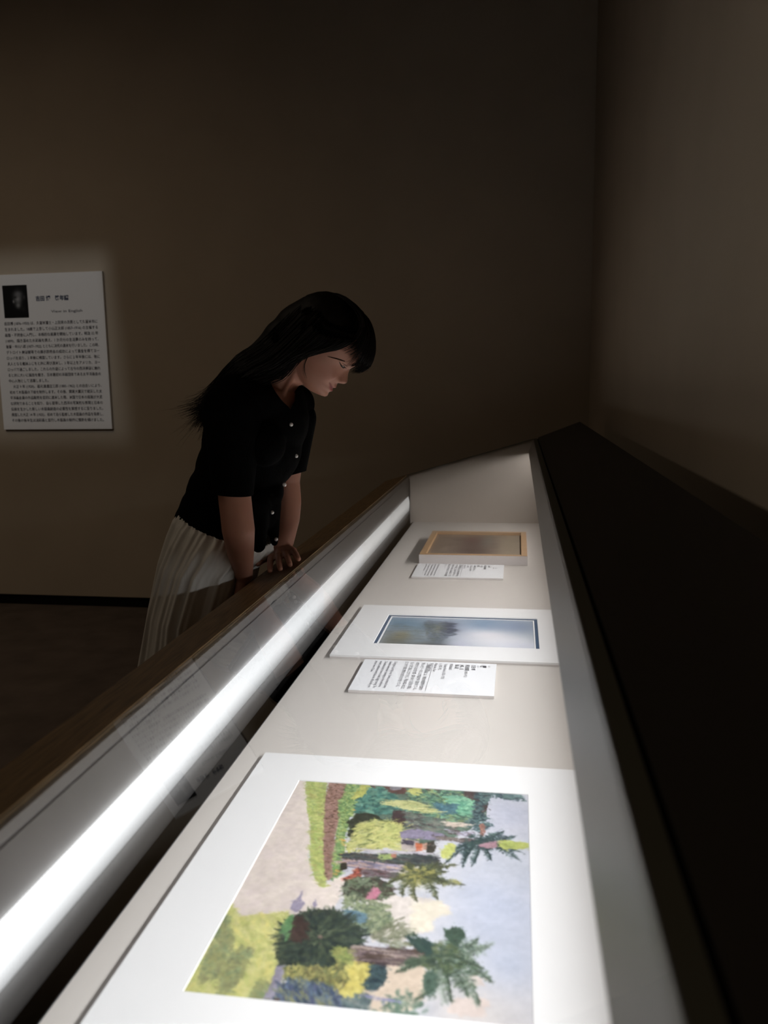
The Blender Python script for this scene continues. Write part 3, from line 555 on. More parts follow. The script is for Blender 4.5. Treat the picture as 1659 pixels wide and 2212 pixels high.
# --- far work in a wooden box frame
A3 = empty('framed_painting', (-.15, 3.1, ZD), 'small hazy brown painting in deep pale wood frame with white sides', 'painting')
O3 = (-.15, 3.1, ZD)
M_oak = mat('frame_wood', (.50, .31, .165), .6, .3, noise=.15, nscale=20, stretch=(1, 8, 8))
M_fside = mat('frame_white_side', (.66, .62, .61), .8, .2)
fx0, fx1, fy0, fy1 = -.339, .037, 2.866, 3.341; wf = .021
box('side_rail', (fx0 - .0012, fy0 - .0012, ZD + .0004), (fx1 + .0012, fy0 + .0028, ZD + .0325), M_fside, A3, off=O3)
box('side_rail', (fx0 - .0012, fy1 - .0028, ZD + .0004), (fx1 + .0012, fy1 + .0012, ZD + .0325), M_fside, A3, off=O3)
box('side_rail', (fx0 - .0012, fy0 + .0028, ZD + .0004), (fx0 + .0028, fy1 - .0028, ZD + .0325), M_fside, A3, off=O3)
box('side_rail', (fx1 - .0028, fy0 + .0028, ZD + .0004), (fx1 + .0012, fy1 - .0028, ZD + .0325), M_fside, A3, off=O3)
def frame_bar(a, b, c, d):
    bm = bmesh.new(); z0, z1 = ZD + .012, ZD + .0335
    T = [bm.verts.new((p[0], p[1], z1)) for p in (a, b, c, d)]; L = [bm.verts.new((p[0], p[1], z0)) for p in (a, b, c, d)]
    bm.faces.new(T); bm.faces.new(L[::-1])
    for i in range(4): bm.faces.new((L[i], L[(i + 1) % 4], T[(i + 1) % 4], T[i]))
    from_bm('frame_bar', bm, M_oak, A3, False, O3)
frame_bar((fx0, fy0), (fx1, fy0), (fx1 - wf, fy0 + wf), (fx0 + wf, fy0 + wf))
frame_bar((fx1, fy0), (fx1, fy1), (fx1 - wf, fy1 - wf), (fx1 - wf, fy0 + wf))
frame_bar((fx1, fy1), (fx0, fy1), (fx0 + wf, fy1 - wf), (fx1 - wf, fy1 - wf))
frame_bar((fx0, fy1), (fx0, fy0), (fx0 + wf, fy0 + wf), (fx0 + wf, fy1 - wf))
c3v = Canvas(160, 200, .436 / .336, 21)
c3v.im[:] = np.array((140, 126, 112)) / 255
c3v.blob(.48, .5, .22, .45, (98, 80, 72), .9); c3v.blob(.45, .25, .1, .12, (112, 78, 74), .6); c3v.blob(.62, .3, .08, .3, (118, 116, 108), .6); c3v.blob(.9, .5, .2, .7, (152, 138, 118), .7)
c3v.blob(.1, .5, .15, .6, (130, 112, 98), .6); c3v.blob(.5, .75, .15, .12, (88, 70, 64), .6)
c3v.dabs([(.2, .1), (.75, .1), (.75, .95), (.2, .95)], 260, [(104, 86, 78), (120, 102, 92), (110, 92, 86), (90, 76, 70)], .10, .02, 0, .3, .25)
c3v.im *= (1 + .12 * c3v.nf)[..., None]
me = c3v.mesh('artwork', fx0 + wf, fx1 - wf, fy0 + wf, fy1 - wf, ZD + .0225); me.transform(Matrix.Translation(-Vector(O3)))
link('artwork', me, M_print, A3)

# ------------------------------------------------------------------ lettering
M_ink = mat('printed_ink', (.02, .02, .03), .8, .2)
M_ink_sign = mat('printed_ink_dark_grey', (.045, .04, .05), .8, .2)
M_ink_grey = mat('printed_ink_grey', (.12, .115, .13), .8, .2)
M_ink_blue = mat('printed_ink_navy', (.015, .03, .075), .8, .2)
def text_mesh(lines, m, name, parent, M):
    """lines: (text, x, y, size, width or None, bold); drawn in a local x-right y-up plane, M maps it to the parent's frame"""
    bm = bmesh.new()
    for txt, x, y, size, width, bold in lines:
        cu = bpy.data.curves.new('t', 'FONT'); cu.body = txt; cu.resolution_u = 2; cu.size = size; cu.offset = bold * size
        ob = bpy.data.objects.new('t', cu); C.objects.link(ob)
        dg = bpy.context.evaluated_depsgraph_get(); me = bpy.data.meshes.new_from_object(ob.evaluated_get(dg))
        bpy.data.objects.remove(ob); bpy.data.curves.remove(cu)
        if not len(me.vertices): continue
        xs = [v.co.x for v in me.vertices]; s = (width / (max(xs) - min(xs))) if width else 1.0
        x0 = min(xs)
        for v in me.vertices: v.co = M @ Vector((x + (v.co.x - (x0 if width else 0)) * s, y + v.co.y, 0))
        bm.from_mesh(me); bpy.data.meshes.remove(me)
    me = bpy.data.meshes.new(name); bm.to_mesh(me); bm.free()
    return tag(link(name, me, m, parent), kind='stuff')

def card(loc, x0, x1, y0, y1, label, lines, grey, rule):
    o = empty('caption_card', loc, label, 'label card', 'caption cards on the case deck')
    z1 = ZD + .0065
    box('foam_board', (x0, y0, ZD + .0003), (x1, y1, z1 - .0008), M_core2, o, off=loc)
    box('card_face', (x0, y0, z1 - .0008), (x1, y1, z1), M_card, o, off=loc)
    # reading direction runs from far to near (-y), top of the text towards +x
    M = Matrix(((0, 1, 0, x0 - loc[0]), (-1, 0, 0, y1 - loc[1]), (0, 0, 1, z1 + .0003 - loc[2]), (0, 0, 0, 1)))
    W = y1 - y0; H = x1 - x0
    def cvt(L): return [(t, fx * W, (1 - fy) * H, s * H, (w * W if w else None), b) for t, fx, fy, s, w, b in L]
    text_mesh(cvt(lines), M_ink, 'lettering', o, M); text_mesh(cvt(grey), M_ink_grey, 'small_lettering', o, M)
    box('rule', (x1 - rule * H - .0003, y1 - .94 * W, z1), (x1 - rule * H + .0003, y1 - .05 * W, z1 + .0003), M_ink_grey, o, off=loc)
M_card = mat('card_white', (.82, .82, .84), .85, .1)
M_core2 = mat('card_core', (.66, .62, .60), .9, .1)
card((-.19, 1.71, ZD), -.341, -.042, 1.612, 1.806, 'white caption card with Japanese and English text beside the misty watercolour',
     [('曙', .07, .115, .052, None, .012), ('吉田 博', .07, .18, .036, .17, .006), ('明治後期', .07, .225, .036, .19, .01), ('水彩、紙', .07, .265, .034, .17, .006), ('個人蔵', .07, .302, .034, .14, .01),
      ('この時期の水彩画には、特定の時間帯や気象の', .06, .515, .031, .86, .003), ('移ろいをテーマにした作品が多く描かれている。', .05, .555, .031, .88, .003), ('本作からは大気や霧・靄をめぐる吉田の関心', .05, .598, .031, .86, .003),
      ('をよく見て取ることができる。手前の暗い木立と', .05, .64, .031, .86, .003), ('白くかすむ朝に夜明けの静けさが宿っている。', .04, .68, .031, .82, .003)],
     [('あさ', .07, .06, .02, None, 0), ('よしだ', .07, .14, .016, None, 0), ('(1905–1912)', .28, .225, .032, .20, 0), ('MORNING', .06, .345, .034, .20, 0), ('Yoshida Hiroshi (1876–1950)', .06, .385, .034, .50, 0), ('ca. 1905–1912', .06, .422, .034, .21, 0),
      ('Watercolor, Paper', .06, .458, .034, .28, 0), ('Private Collection', .06, .492, .034, .27, 0),
      ('During the late Meiji era, Yoshida produced many', .05, .765, .033, .86, 0), ('themed watercolor paintings on the ambience.', .05, .802, .033, .84, 0), ('This artwork depicts trees in a bleak, foggy morning. The', .05, .838, .033, .86, 0),
      ('scenery, ambience and character effectively give', .05, .875, .033, .86, 0), ('private view of dawn.', .05, .912, .033, .38, 0)], .47)
card((-.19, 2.74, ZD), -.339, -.042, 2.638, 2.838, 'white caption card with Japanese and English text in front of the wood framed painting',
     [('上', .22, .12, .06, None, .01), ('吉田 博', .07, .18, .030, .15, .004), ('明治後期', .07, .225, .030, .30, .006), ('水彩、紙', .07, .265, .030, .16, .004), ('個人蔵', .07, .302, .030, .12, .006),
      ('この時期の水彩画には、特定の時間帯や状況を', .06, .515, .031, .88, .003), ('ひとつの主題にした作品が多く描かれている。', .05, .555, .031, .86, .003), ('大気や霧・靄をめぐる吉田の関心をよく見て', .05, .598, .031, .88, .003), ('取ることができる作品である。静かな朝の情景', .05, .64, .031, .88, .006), ('だ。', .05, .68, .031, None, .003)],
     [('MORNING IN THE WOODS', .06, .345, .032, .42, 0), ('Yoshida Hiroshi (1876–1950)', .06, .385, .032, .46, 0), ('ca. 1905', .06, .422, .032, .18, 0), ('Watercolor, Paper', .06, .458, .032, .28, 0), ('Private Collection', .06, .492, .032, .27, 0),
      ('During the late Meiji era, Yoshida produced many', .05, .765, .031, .86, 0), ('watercolor paintings on the theme of ambience.', .05, .80, .031, .86, 0), ('This artwork depicts a pale sky over the woods and', .05, .835, .031, .86, 0), ('a far, calm shore at the beginning of the day, with', .05, .87, .031, .86, 0), ('quiet colours in the morning.', .05, .905, .031, .50, 0)], .47)

# ------------------------------------------------------------------ information panel on the back wall
PX0, PX1, PZ0, PZ1 = -3.035, -2.345, Z0 - .238, Z0 + .657
YP = YW - .018
sign = empty('information_panel', ((PX0 + PX1) / 2, YP, PZ0), 'white information panel with Japanese text and black and white portrait on the dark wall', 'sign')
SO = ((PX0 + PX1) / 2, YP, PZ0)
M_panel = mat('panel_white', (.80, .78, .77), .8, .2)
box('board', (PX0, YP, PZ0), (PX1, YW - .0015, PZ1), M_panel, sign, off=SO)
def sx(px): return PX0 + .012 + (px - 7) * .00292
Ms = Matrix(((1, 0, 0, -SO[0]), (0, 0, -1, YP - .0015 - SO[1]), (0, 1, 0, -SO[2]), (0, 0, 0, 1)))
rows = ['吉田博 (1876–1950) は、久留米藩士・上田束の次男として久留米市に', '生まれました。18歳で上京して小山正太郎 (1857–1916) の主催する', '画塾・不同舎に入門し、本格的な画業を開始しています。明治 32 年',
        '(1899)、描き溜めた水彩画を携え、1 か月分の生活費のみを持って、', '後輩・中川八郎 (1877–1922) とともに決死の渡米を行いました。この時、', 'デトロイト美術館等での展示即売会の成功によって資金を得てヨー',
        'ロッパを巡り、2 年後に帰国しています。さらに 2 年半後には、後に', '夫人となる義妹ふじをと共に再び渡米し、3 年以上をアメリカ、ヨー', 'ロッパで過ごしました。これらの外遊によって古今の西洋美術に触れ',
        'ると共に大いに画技を磨き、日本最初の洋画団体である太平洋画会の', '中心人物として活躍しました。', '　大正 9 年 (1920)、版元渡邊庄三郎 (1885–1962) との出会いにより、',
        '初めて木版画の下絵を制作します。その後、関東大震災で被災した太', '平洋画会員の作品販売を目的に渡米した際、米国で日本の版画が大変', 'な評判であることを知り、自ら習得した西洋の写実的な表現と日本の',
        '伝統を生かした新しい木版画創造の必要性を実感するに至りました。', '帰国した大正 14 年 (1925)、初めて自ら監修した木版画の作品を発表し、', 'その後の後半生は油彩画と並行し木版画の制作に情熱を傾けました。']
L = []
for i, t in enumerate(rows):
    z = PZ1 - .286 - i * .0331
    wd_ = .585 if i != 10 else .255
    L.append((t, PX0 + .058 + (.025 if i == 11 else 0), z, .0215, wd_ - (.025 if i == 11 else 0), .003))
text_mesh(L, M_ink_sign, 'lettering', sign, Ms)
text_mesh([('吉田 博　略年譜', PX1 - .420, PZ1 - .152, .031, .205, .022)], M_ink_blue, 'heading', sign, Ms)
text_mesh([('View in English', PX1 - .330, PZ1 - .222, .021, .195, .004)], M_ink_grey, 'small_lettering', sign, Ms)
cp = Canvas(90, 116, 1.3, 31)
cp.im[:] = 10 / 255
for u, v, ru, rv, c, a in ((.60, .42, .16, .16, (150, 150, 150), .95), (.62, .27, .17, .10, (120, 120, 122), .9), (.60, .62, .10, .09, (140, 140, 140), .9), (.42, .50, .035, .05, (170, 170, 170), .8), (.50, .37, .06, .03, (30, 30, 30), .8), (.86, .38, .05, .06, (90, 90, 90), .6), (.80, .72, .12, .10, (40, 40, 40), .7), (.62, .10, .12, .04, (50, 50, 50), .5), (.52, .56, .03, .02, (60, 60, 60), .5)):
    cp.blob(u, v, ru, rv, c, a)
me = cp.mesh('portrait_photo', 0, .155, 0, .185, 0)
me.transform(Ms @ Matrix.Translation((PX0 + .064, PZ1 - .246, 0)) )
link('portrait_photo', me, attr_mat('photo_print', rough=.5), sign)
# framing projector that lights the panel: a shuttered spot whose gate is a rectangle
sp_loc = Vector((-2.85, 0.8, 3.75)); sp_aim = Vector((-2.85, YP, 1.565))
sp = light('framing_projector', 'SPOT', sp_loc, sp_aim, 72.0, (.87, .94, 1.0), spot_size=math.radians(60), spot_blend=0.1, shadow_soft_size=.012)
sp.data.use_nodes = True; nt = sp.data.node_tree; em = nt.nodes['Emission']
tc = nt.nodes.new('ShaderNodeTexCoord'); tf = nt.nodes.new('ShaderNodeSeparateXYZ'); nt.links.new(tc.outputs['Normal'], tf.inputs[0])
def gate(axis, lo, hi, soft):
    dv = nt.nodes.new('ShaderNodeMath'); dv.operation = 'DIVIDE'; nt.links.new(tf.outputs[axis], dv.inputs[0]); nt.links.new(tf.outputs[2], dv.inputs[1])
    a = nt.nodes.new('ShaderNodeMapRange'); a.interpolation_type = 'SMOOTHSTEP'; a.inputs[1].default_value = lo - soft; a.inputs[2].default_value = lo + soft; nt.links.new(dv.outputs[0], a.inputs[0])
    b = nt.nodes.new('ShaderNodeMapRange'); b.interpolation_type = 'SMOOTHSTEP'; b.inputs[1].default_value = hi - soft; b.inputs[2].default_value = hi + soft; b.inputs[3].default_value = 1; b.inputs[4].default_value = 0; nt.links.new(dv.outputs[0], b.inputs[0])
    m = nt.nodes.new('ShaderNodeMath'); m.operation = 'MULTIPLY'; nt.links.new(a.outputs[0], m.inputs[0]); nt.links.new(b.outputs[0], m.inputs[1]); return m.outputs[0]
gx = gate(0, -GX0, GX1, .02); gy = gate(1, -GY0, GY1, .02)
mm = nt.nodes.new('ShaderNodeMath'); mm.operation = 'MULTIPLY'; nt.links.new(gx, mm.inputs[0]); nt.links.new(gy, mm.inputs[1]); nt.links.new(mm.outputs[0], em.inputs[1])

# ------------------------------------------------------------------ the visitor
def ell(bm, c, r, rot=None):
    o = bmesh.ops.create_icosphere(bm, subdivisions=3, radius=1)
    M = (rot.to_4x4() if rot else Matrix.Identity(4))
    r = (r, r, r) if isinstance(r, (int, float)) else r
    for v in o['verts']:
        v.co = (M @ Vector((v.co.x * r[0], v.co.y * r[1], v.co.z * r[2]))) + Vector(c)
def cap(bm, p, rp, q, rq, n=14):
    p = Vector(p); q = Vector(q); d = q - p; ell(bm, p, rp); ell(bm, q, rq)
    k = d.to_track_quat('Z', 'Y').to_matrix().to_4x4()
    o = bmesh.ops.create_cone(bm, cap_ends=True, segments=n * 2, radius1=rp, radius2=rq, depth=d.length)
    M = Matrix.Translation((p + q) / 2) @ k
    for v in o['verts']: v.co = M @ v.co
def chain(bm, pts):
    for a, b in zip(pts, pts[1:]): cap(bm, a[0], a[1], b[0], b[1])
def fuse(bm, voxel, smooth):
    me = bpy.data.meshes.new('f'); bm.to_mesh(me); bm.free()
    o = bpy.data.objects.new('f', me); C.objects.link(o)
    r = o.modifiers.new('r', 'REMESH'); r.mode = 'VOXEL'; r.voxel_size = voxel; r.adaptivity = 0
    s = o.modifiers.new('s', 'SMOOTH'); s.iterations = smooth; s.factor = .5
    dg = bpy.context.evaluated_depsgraph_get(); out = bpy.data.meshes.new_from_object(o.evaluated_get(dg))
    bpy.data.objects.remove(o); bpy.data.meshes.remove(me); return out
BASE = Vector((-.76, 1.90, 0))
person = empty('person', tuple(BASE), 'woman with long dark hair, black short-sleeved blouse and pale skirt bending over the case', 'person')
def pl(name, me, m, parent=None, smooth=True):
    me.transform(Matrix.Translation(-BASE)); return link(name, me, m, parent or person, smooth)

# head frame: F out of the face, U up the skull, L to her left (away from the case's near end)
HO = Vector((-0.4897,1.9,1.4036)); eF = Vector((.695, 0, -.719)); eU = Vector((.719, 0, .695)); eL = Vector((0, 1, 0)); HS = .96
def hw(F, L, U): return HO + (eF * F + eL * L + eU * U) * HS
tabU = [-.060, -.057, -.053, -.049, -.044, -.037, -.030, -.0226, -.017, -.011, -.005, 0, .008, .02, .035, .045, .055, .07, .09, .112, .128, .138, .143]
tabF = [.075, .090, .101, .109, .1165, .1185, .1155, .1175, .1150, .1180, .1175, .1165, .1160, .1145, .1135, .1145, .118, .1175, .113, .104, .088, .065, .035]
tabB = [.060, .050, .035, .025, .012, .000, -.012, -.022, -.030, -.036, -.042, -.046, -.050, -.055, -.061, -.064, -.066, -.067, -.064, -.055, -.040, -.020, .005]
tabW = [.012, .022, .031, .037, .042, .047, .051, .054, .056, .058, .060, .062, .065, .068, .071, .073, .075, .077, .074, .065, .050, .031, .012]
def g(x, s): return math.exp(-(x / s) ** 2)
def head_mesh(bm):
    US = list(np.linspace(-.060, .143, 150)); n = 160; rings = []
    for U in US:
        f, b, w = (float(np.interp(U, tabU, t)) for t in (tabF, tabB, tabW))
        fc = min(b + w * 1.05, (f + b) / 2 + .006); ring = []
        for i in range(n):
            t = 2 * math.pi * i / n; c, s = math.cos(t), math.sin(t)
            L = w * math.copysign(abs(s) ** .92, s)
            F = fc + ((f - fc) if c > 0 else (fc - b)) * math.copysign(abs(c) ** (float(np.interp(U, [-.03, .0, .04], [1.08, .98, .86])) if c > 0 else 1), c)
            if c > 0:
                # nose: bridge, tip, wings, nostril hollow
                N = float(np.interp(U, [-.001, .003, .007, .012, .017, .021, .03, .038, .046], [0, .004, .0105, .0165, .0195, .0175, .0105, .005, 0]))
                wn = float(np.interp(U, [0, .008, .017, .028, .045], [.0125, .0125, .0095, .0072, .0085]))
                F += N * g(L, wn) + .006 * (g(L - .0145, .005) + g(L + .0145, .005)) * g(U - .0085, .006)
                F -= .005 * (g(L - .0075, .0035) + g(L + .0075, .0035)) * g(U - .0015, .003)
                # eye sockets, lids, brow
                for q in (-.031, .031):
                    F -= .0085 * g(L - q, .014) * g(U - .036, .010); F += .0065 * g(L - q, .0105) * g(U - .034, .0075)
                    F += .003 * g(L - q, .02) * g(U - .052, .006); F += .0045 * g(L - q * 1.25, .018) * g(U - .006, .016)
                Um = U - .0075 * min(1.2, (L / .026) ** 2)      # the mouth line curves up into a smile
                # lips, philtrum, corners, fold beside the mouth
                F += .0050 * g(L, .017) * g(Um + .0112, .0040) + .0050 * g(L, .015) * g(Um + .0225, .0045) - .0042 * g(L, .024) * g(Um + .0165, .0019)
                F -= .0012 * g(L, .003) * g(U + .004, .004); F += .003 * g(L, .012) * g(U + .040, .008)
                F -= .0030 * (g(L - .027, .004) + g(L + .027, .004)) * g(U + .0085, .005)
                F -= .0026 * (g(abs(L) - .030 - (.004 - U) * .35, .0035)) * g(U - .001, .011); F += .0030 * g(abs(L) - .040, .010) * g(U - .004, .012)
            ring.append(bm.verts.new(hw(F, L, U)))
        rings.append(ring)
    for a, b in zip(rings, rings[1:]):
        for i in range(n): bm.faces.new((a[i], a[(i + 1) % n], b[(i + 1) % n], b[i]))
    bm.faces.new(rings[0][::-1]); bm.faces.new(rings[-1])
def hand(bm, w, d, nrm, thumb, curl, spread=.02, tn=1.0):
    w = Vector(w); d = Vector(d).normalized(); nrm = Vector(nrm); nrm = (nrm - d * nrm.dot(d)).normalized(); lat = d.cross(nrm) * thumb
    Ls = (.040, .044, .041, .032)
    for i in range(4):
        off = (1.5 - i)
        k = w + d * (.078 - .003 * abs(i - 1)) + lat * off * .0185
        cap(bm, w + lat * off * .011 + d * .008, .0125, k, .0098)
        p = k; dd = (d + lat * off * spread).normalized(); ax = dd.cross(nrm)
        for j, f in enumerate((1, .62, .5)):
            dd = Matrix.Rotation(-curl[j], 3, ax) @ dd
            q = p + dd * Ls[i] * f * .95; cap(bm, p, (.0088, .0078, .0070)[j], q, (.0078, .0070, .0060)[j]); p = q
    b = w + d * .018 + lat * .018; t1 = b + (d * .62 + lat * .6 - nrm * .25 * tn).normalized() * .040
    t2 = t1 + (d * .85 + lat * .35 - nrm * .15 * tn).normalized() * .030; t3 = t2 + (d * .95 + lat * .1 - nrm * .25 * tn).normalized() * .024
    cap(bm, b, .0135, t1, .0105); cap(bm, t1, .0105, t2, .009); cap(bm, t2, .009, t3, .0072)
# --- body, one continuous surface
bm = bmesh.new(); head_mesh(bm)
chain(bm, [((-0.5128,1.905,1.3769), .044), ((-0.5389,1.9,1.3487), .047), ((-0.5735,1.9,1.3141), .052)])
cap(bm, (-0.4769,1.9,1.353), .03, (-0.5077,1.9,1.3535), .036)
cap(bm, (-0.4905,1.875,1.3778), .007, (-0.528,1.86,1.3012), .0065)
cap(bm, (-0.5529,1.84,1.2935), .022, (-0.5412,1.9,1.2816), .024)
chain(bm, [((-0.5797,1.9,1.2691), .072), ((-0.596,1.9,1.226), .085), ((-0.6329,1.9,1.1551), .090), ((-0.6709,1.9,1.0718), .088), ((-0.696,1.9,1.004), .076)])
ell(bm, (-0.5667,1.885,1.2566), .062)
ell(bm, (-0.7148,1.9,0.9526), (.072, .100, .075))
cap(bm, (-0.6109,1.8,1.2806), .046, (-0.5515,2.01,1.2724), .044)
# her right arm (near) down to the front edge of the rim, her left arm (far) to the top of the rim
chain(bm, [((-0.621,1.785,1.275), .047), ((-0.6196,1.765,1.1719), .041), ((-0.62,1.76,1.0745), .0365), ((-0.6156,1.755,1.0389), .0362), ((-0.6118,1.752,1.0029), .0365), ((-0.6167,1.775,0.9456), .030), ((-0.6249,1.815,0.8846), .0205)])
hand(bm, (-0.631,1.825,0.8744), (-.05, .12, -1), (-1, 0, 0), -1, (.1, .12, .1), .02, 0)
chain(bm, [((-0.5486,2.02,1.2652), .043), ((-0.565,2.03,1.1728), .037), ((-0.5755,2.035,1.0786), .0315), ((-0.5723,2.03,1.026), .0315), ((-0.5744,2.02,0.9859), .031), ((-0.5787,1.99,0.9319), .0265), ((-.583, 1.972, .911), .0195)])
hand(bm, (-.580, 1.975, .912), (.30, -.95, .055), (-.27, 0, .96), 1, (.10, .12, .14), .07, 0)
for q in (1.83, 1.97):
    chain(bm, [((-.738, q, .90), .068), ((-.745, q, .68), .062), ((-.745, q, .46), .052), ((-.775, q, .33), .055), ((-.785, q, .10), .035)])
    cap(bm, (-.785, q, .045), .036, (-.66, q, .026), .026)
body_me = fuse(bm, .0026, 2)
M_skin = bpy.data.materials.new('skin'); M_skin.use_nodes = True; nt = M_skin.node_tree; b = nt.nodes['Principled BSDF']
va = nt.nodes.new('ShaderNodeVertexColor'); va.layer_name = 'Col'; nt.links.new(va.outputs[0], b.inputs['Base Color'])
b.inputs['Roughness'].default_value = .5; b.inputs['Specular IOR Level'].default_value = .35
b.inputs['Subsurface Weight'].default_value = .12; b.inputs['Subsurface Radius'].default_value = (.8, .3, .15); b.inputs['Subsurface Scale'].default_value = .01
co = np.empty(len(body_me.vertices) * 3); body_me.vertices.foreach_get('co', co); co = co.reshape(-1, 3)
rel = (co - np.array(HO)) / HS; Fv = rel @ np.array(eF); Lv = rel @ np.array(eL); Uv = rel @ np.array(eU)
colr = np.tile(np.array((.43, .205, .14)), (len(co), 1))
Um = Uv - .0075 * np.minimum(1.2, (Lv / .026) ** 2)
lw = np.clip(1.5 - ((np.abs(Lv) / .026) ** 2 + ((Um + .0165) / np.where(Um > -.0165, .0062, .0088)) ** 2) * 1.2, 0, 1) * (Fv > .08) * (Um > -.03) * (Um < -.004)
lw = lw[:, None] * .85; colr = colr * (1 - lw) + np.array((.33, .065, .055)) * lw
sm = (np.exp(-((Um + .0165) / .0017) ** 2) * (np.abs(Lv) < .028) * (Fv > .08))[:, None] * .85; colr = colr * (1 - sm) + np.array((.13, .012, .01)) * sm
ck = (np.exp(-((Uv - .008) / .018) ** 2 - ((np.abs(Lv) - .042) / .02) ** 2) * (Fv > .04))[:, None] * .3; colr = colr * (1 - ck) + np.array((.47, .19, .145)) * ck
at = body_me.color_attributes.new('Col', 'FLOAT_COLOR', 'POINT'); at.data.foreach_set('color', np.concatenate([colr, np.ones((len(co), 1))], 1).ravel())
bvh_body = BVHTree.FromPolygons([tuple(v) for v in co], [tuple(p.vertices) for p in body_me.polygons])
pl('body', body_me, M_skin)
def hit(a, b, tree, lift=0.0):
    a = Vector(a); d = (Vector(b) - a).normalized(); h = tree.ray_cast(a, d, 3)
    return (h[0] - d * lift) if h[0] is not None else a + d * .3
M_hair = mat('hair_dark', (.006, .0040, .0030), .55, .2, noise=.3, nscale=60)
M_lash = mat('lash_dark', (.010, .006, .005), .6, .2)
def strip(name, pts, widths, m, parent=None):
    bm = bmesh.new()
    for (p, q), (r, s) in zip(zip(pts, pts[1:]), zip(widths, widths[1:])): pass
    ring0 = None
    for i, p in enumerate(pts):
        d = (pts[min(i + 1, len(pts) - 1)] - pts[max(i - 1, 0)]).normalized(); a = d.cross(Vector((0, 1, 0))).normalized(); c = d.cross(a)
        r = [bm.verts.new(p + (a * math.cos(t) + c * math.sin(t)) * widths[i]) for t in (0, 1.57, 3.14, 4.71)]
        if ring0:
            for k in range(4): bm.faces.new((ring0[k], ring0[(k + 1) % 4], r[(k + 1) % 4], r[k]))
        else: bm.faces.new(r)
        ring0 = r
    bm.faces.new(ring0[::-1])
    me = bpy.data.meshes.new(name); bm.to_mesh(me); bm.free(); return pl(name, me, m, parent)
M_brow = mat('brow_brown', (.055, .026, .016), .8, .1)
M_eye = mat('eye_white', (.30, .25, .23), .15, .6); M_iris = mat('iris_dark', (.02, .012, .008), .1, .6)
for name, ray_, r, mm_ in (('eye', ((-0.3135,1.5,1.3532),(-0.4389,2.1,1.3665)), (.0042, .0026, .0030), M_eye), ('iris', ((-0.3115,1.5,1.3521),(-0.4362,2.1,1.365)), (.0020, .0028, .0022), M_iris)):
    bm = bmesh.new(); ell(bm, hit(*ray_, bvh_body, -.0012), r, Matrix.Rotation(math.radians(45), 3, 'Y')); me = bpy.data.meshes.new(name); bm.to_mesh(me); bm.free(); pl(name, me, mm_)
strip('eyelashes', [hit(*r, bvh_body, .0006) for r in (((-0.3206,1.5,1.3612),(-0.4488,2.1,1.3777)), ((-0.3185,1.5,1.357),(-0.4459,2.1,1.3718)), ((-0.3161,1.5,1.3524),(-0.4425,2.1,1.3654)), ((-0.3131,1.5,1.3495),(-0.4384,2.1,1.3613)), ((-0.3097,1.5,1.3499),(-0.4336,2.1,1.3618)), ((-0.3072,1.5,1.3482),(-0.4301,2.1,1.3594)))], [.0003, .0011, .0015, .0016, .0011, .0003], M_lash)
strip('eyelid_crease', [hit(*r, bvh_body, .0003) for r in (((-0.3151,1.5,1.3578),(-0.4411,2.1,1.3729)), ((-0.3113,1.5,1.3557),(-0.4358,2.1,1.3699)), ((-0.3071,1.5,1.3531),(-0.4299,2.1,1.3664)), ((-0.3041,1.5,1.3526),(-0.4257,2.1,1.3657)))], [.0002, .0007, .0008, .0002], M_lash)
strip('eyebrow', [hit(*r, bvh_body, .0004) for r in (((-0.3422,1.5,1.3704),(-0.4791,2.1,1.3906)), ((-0.3345,1.5,1.3682),(-0.4683,2.1,1.3875)), ((-0.326,1.5,1.3664),(-0.4564,2.1,1.385)), ((-0.3175,1.5,1.3636),(-0.4445,2.1,1.3811)), ((-0.3099,1.5,1.361),(-0.4338,2.1,1.3774)))], [.0003, .0010, .0016, .0019, .0010], M_brow)
M_pearl = mat('pearl_button', (.85, .82, .80), .2, .9, metal=.25)
bm = bmesh.new(); ell(bm, hit(*((-0.386,1.5,1.3765),(-0.5404,2.1,1.3991)), bvh_body, .002), .0022); me = bpy.data.meshes.new('earring'); bm.to_mesh(me); bm.free(); pl('earring', me, M_pearl)

# --- blouse
M_black = mat('blouse_black', (.0020, .0019, .0020), .9, .05, noise=.3, nscale=40, bump=.4, bscale=260)
def cut_below(me, p, no):
    bm = bmesh.new(); bm.from_mesh(me); bmesh.ops.bisect_plane(bm, geom=bm.verts[:] + bm.edges[:] + bm.faces[:], plane_co=p, plane_no=no, clear_outer=True)
    bm.to_mesh(me); bm.free(); return me
bm = bmesh.new()
for p, r in (((-0.5864,1.9,1.2692), .100), ((-0.5942,1.9,1.2423), .112), ((-0.6204,1.9,1.1825), .119), ((-0.6517,1.9,1.1164), .108), ((-0.6809,1.9,1.0549), .106), ((-0.7053,1.9,1.0062), .104), ((-0.7164,1.9,0.9697), .11), ((-0.623,1.88,1.2358), .103),
             ((-0.5789,1.965,1.1945), .057), ((-0.5608,1.8,1.1897), .05), ((-0.5792,1.92,1.1367), .050), ((-0.5876,1.88,1.0748), .046), ((-0.5947,1.86,1.0226), .043), ((-0.5707,1.9,1.3012), .056)):
    ell(bm, p, r)
cap(bm, (-0.6141,1.785,1.2851), .063, (-0.5585,1.84,1.2894), .050); cap(bm, (-0.5498,2.03,1.2729), .0515, (-0.575,1.97,1.2803), .050)
cap(bm, (-0.6031,1.83,1.0489), .045, (-0.5859,1.81,0.9574), .018); cap(bm, (-0.5707,1.88,1.0419), .022, (-0.5653,1.87,0.9527), .010)
cap(bm, (-0.6248,1.88,1.0525), .07, (-0.6083,1.88,1.0082), .045)
bl = fuse(bm, .0042, 14)
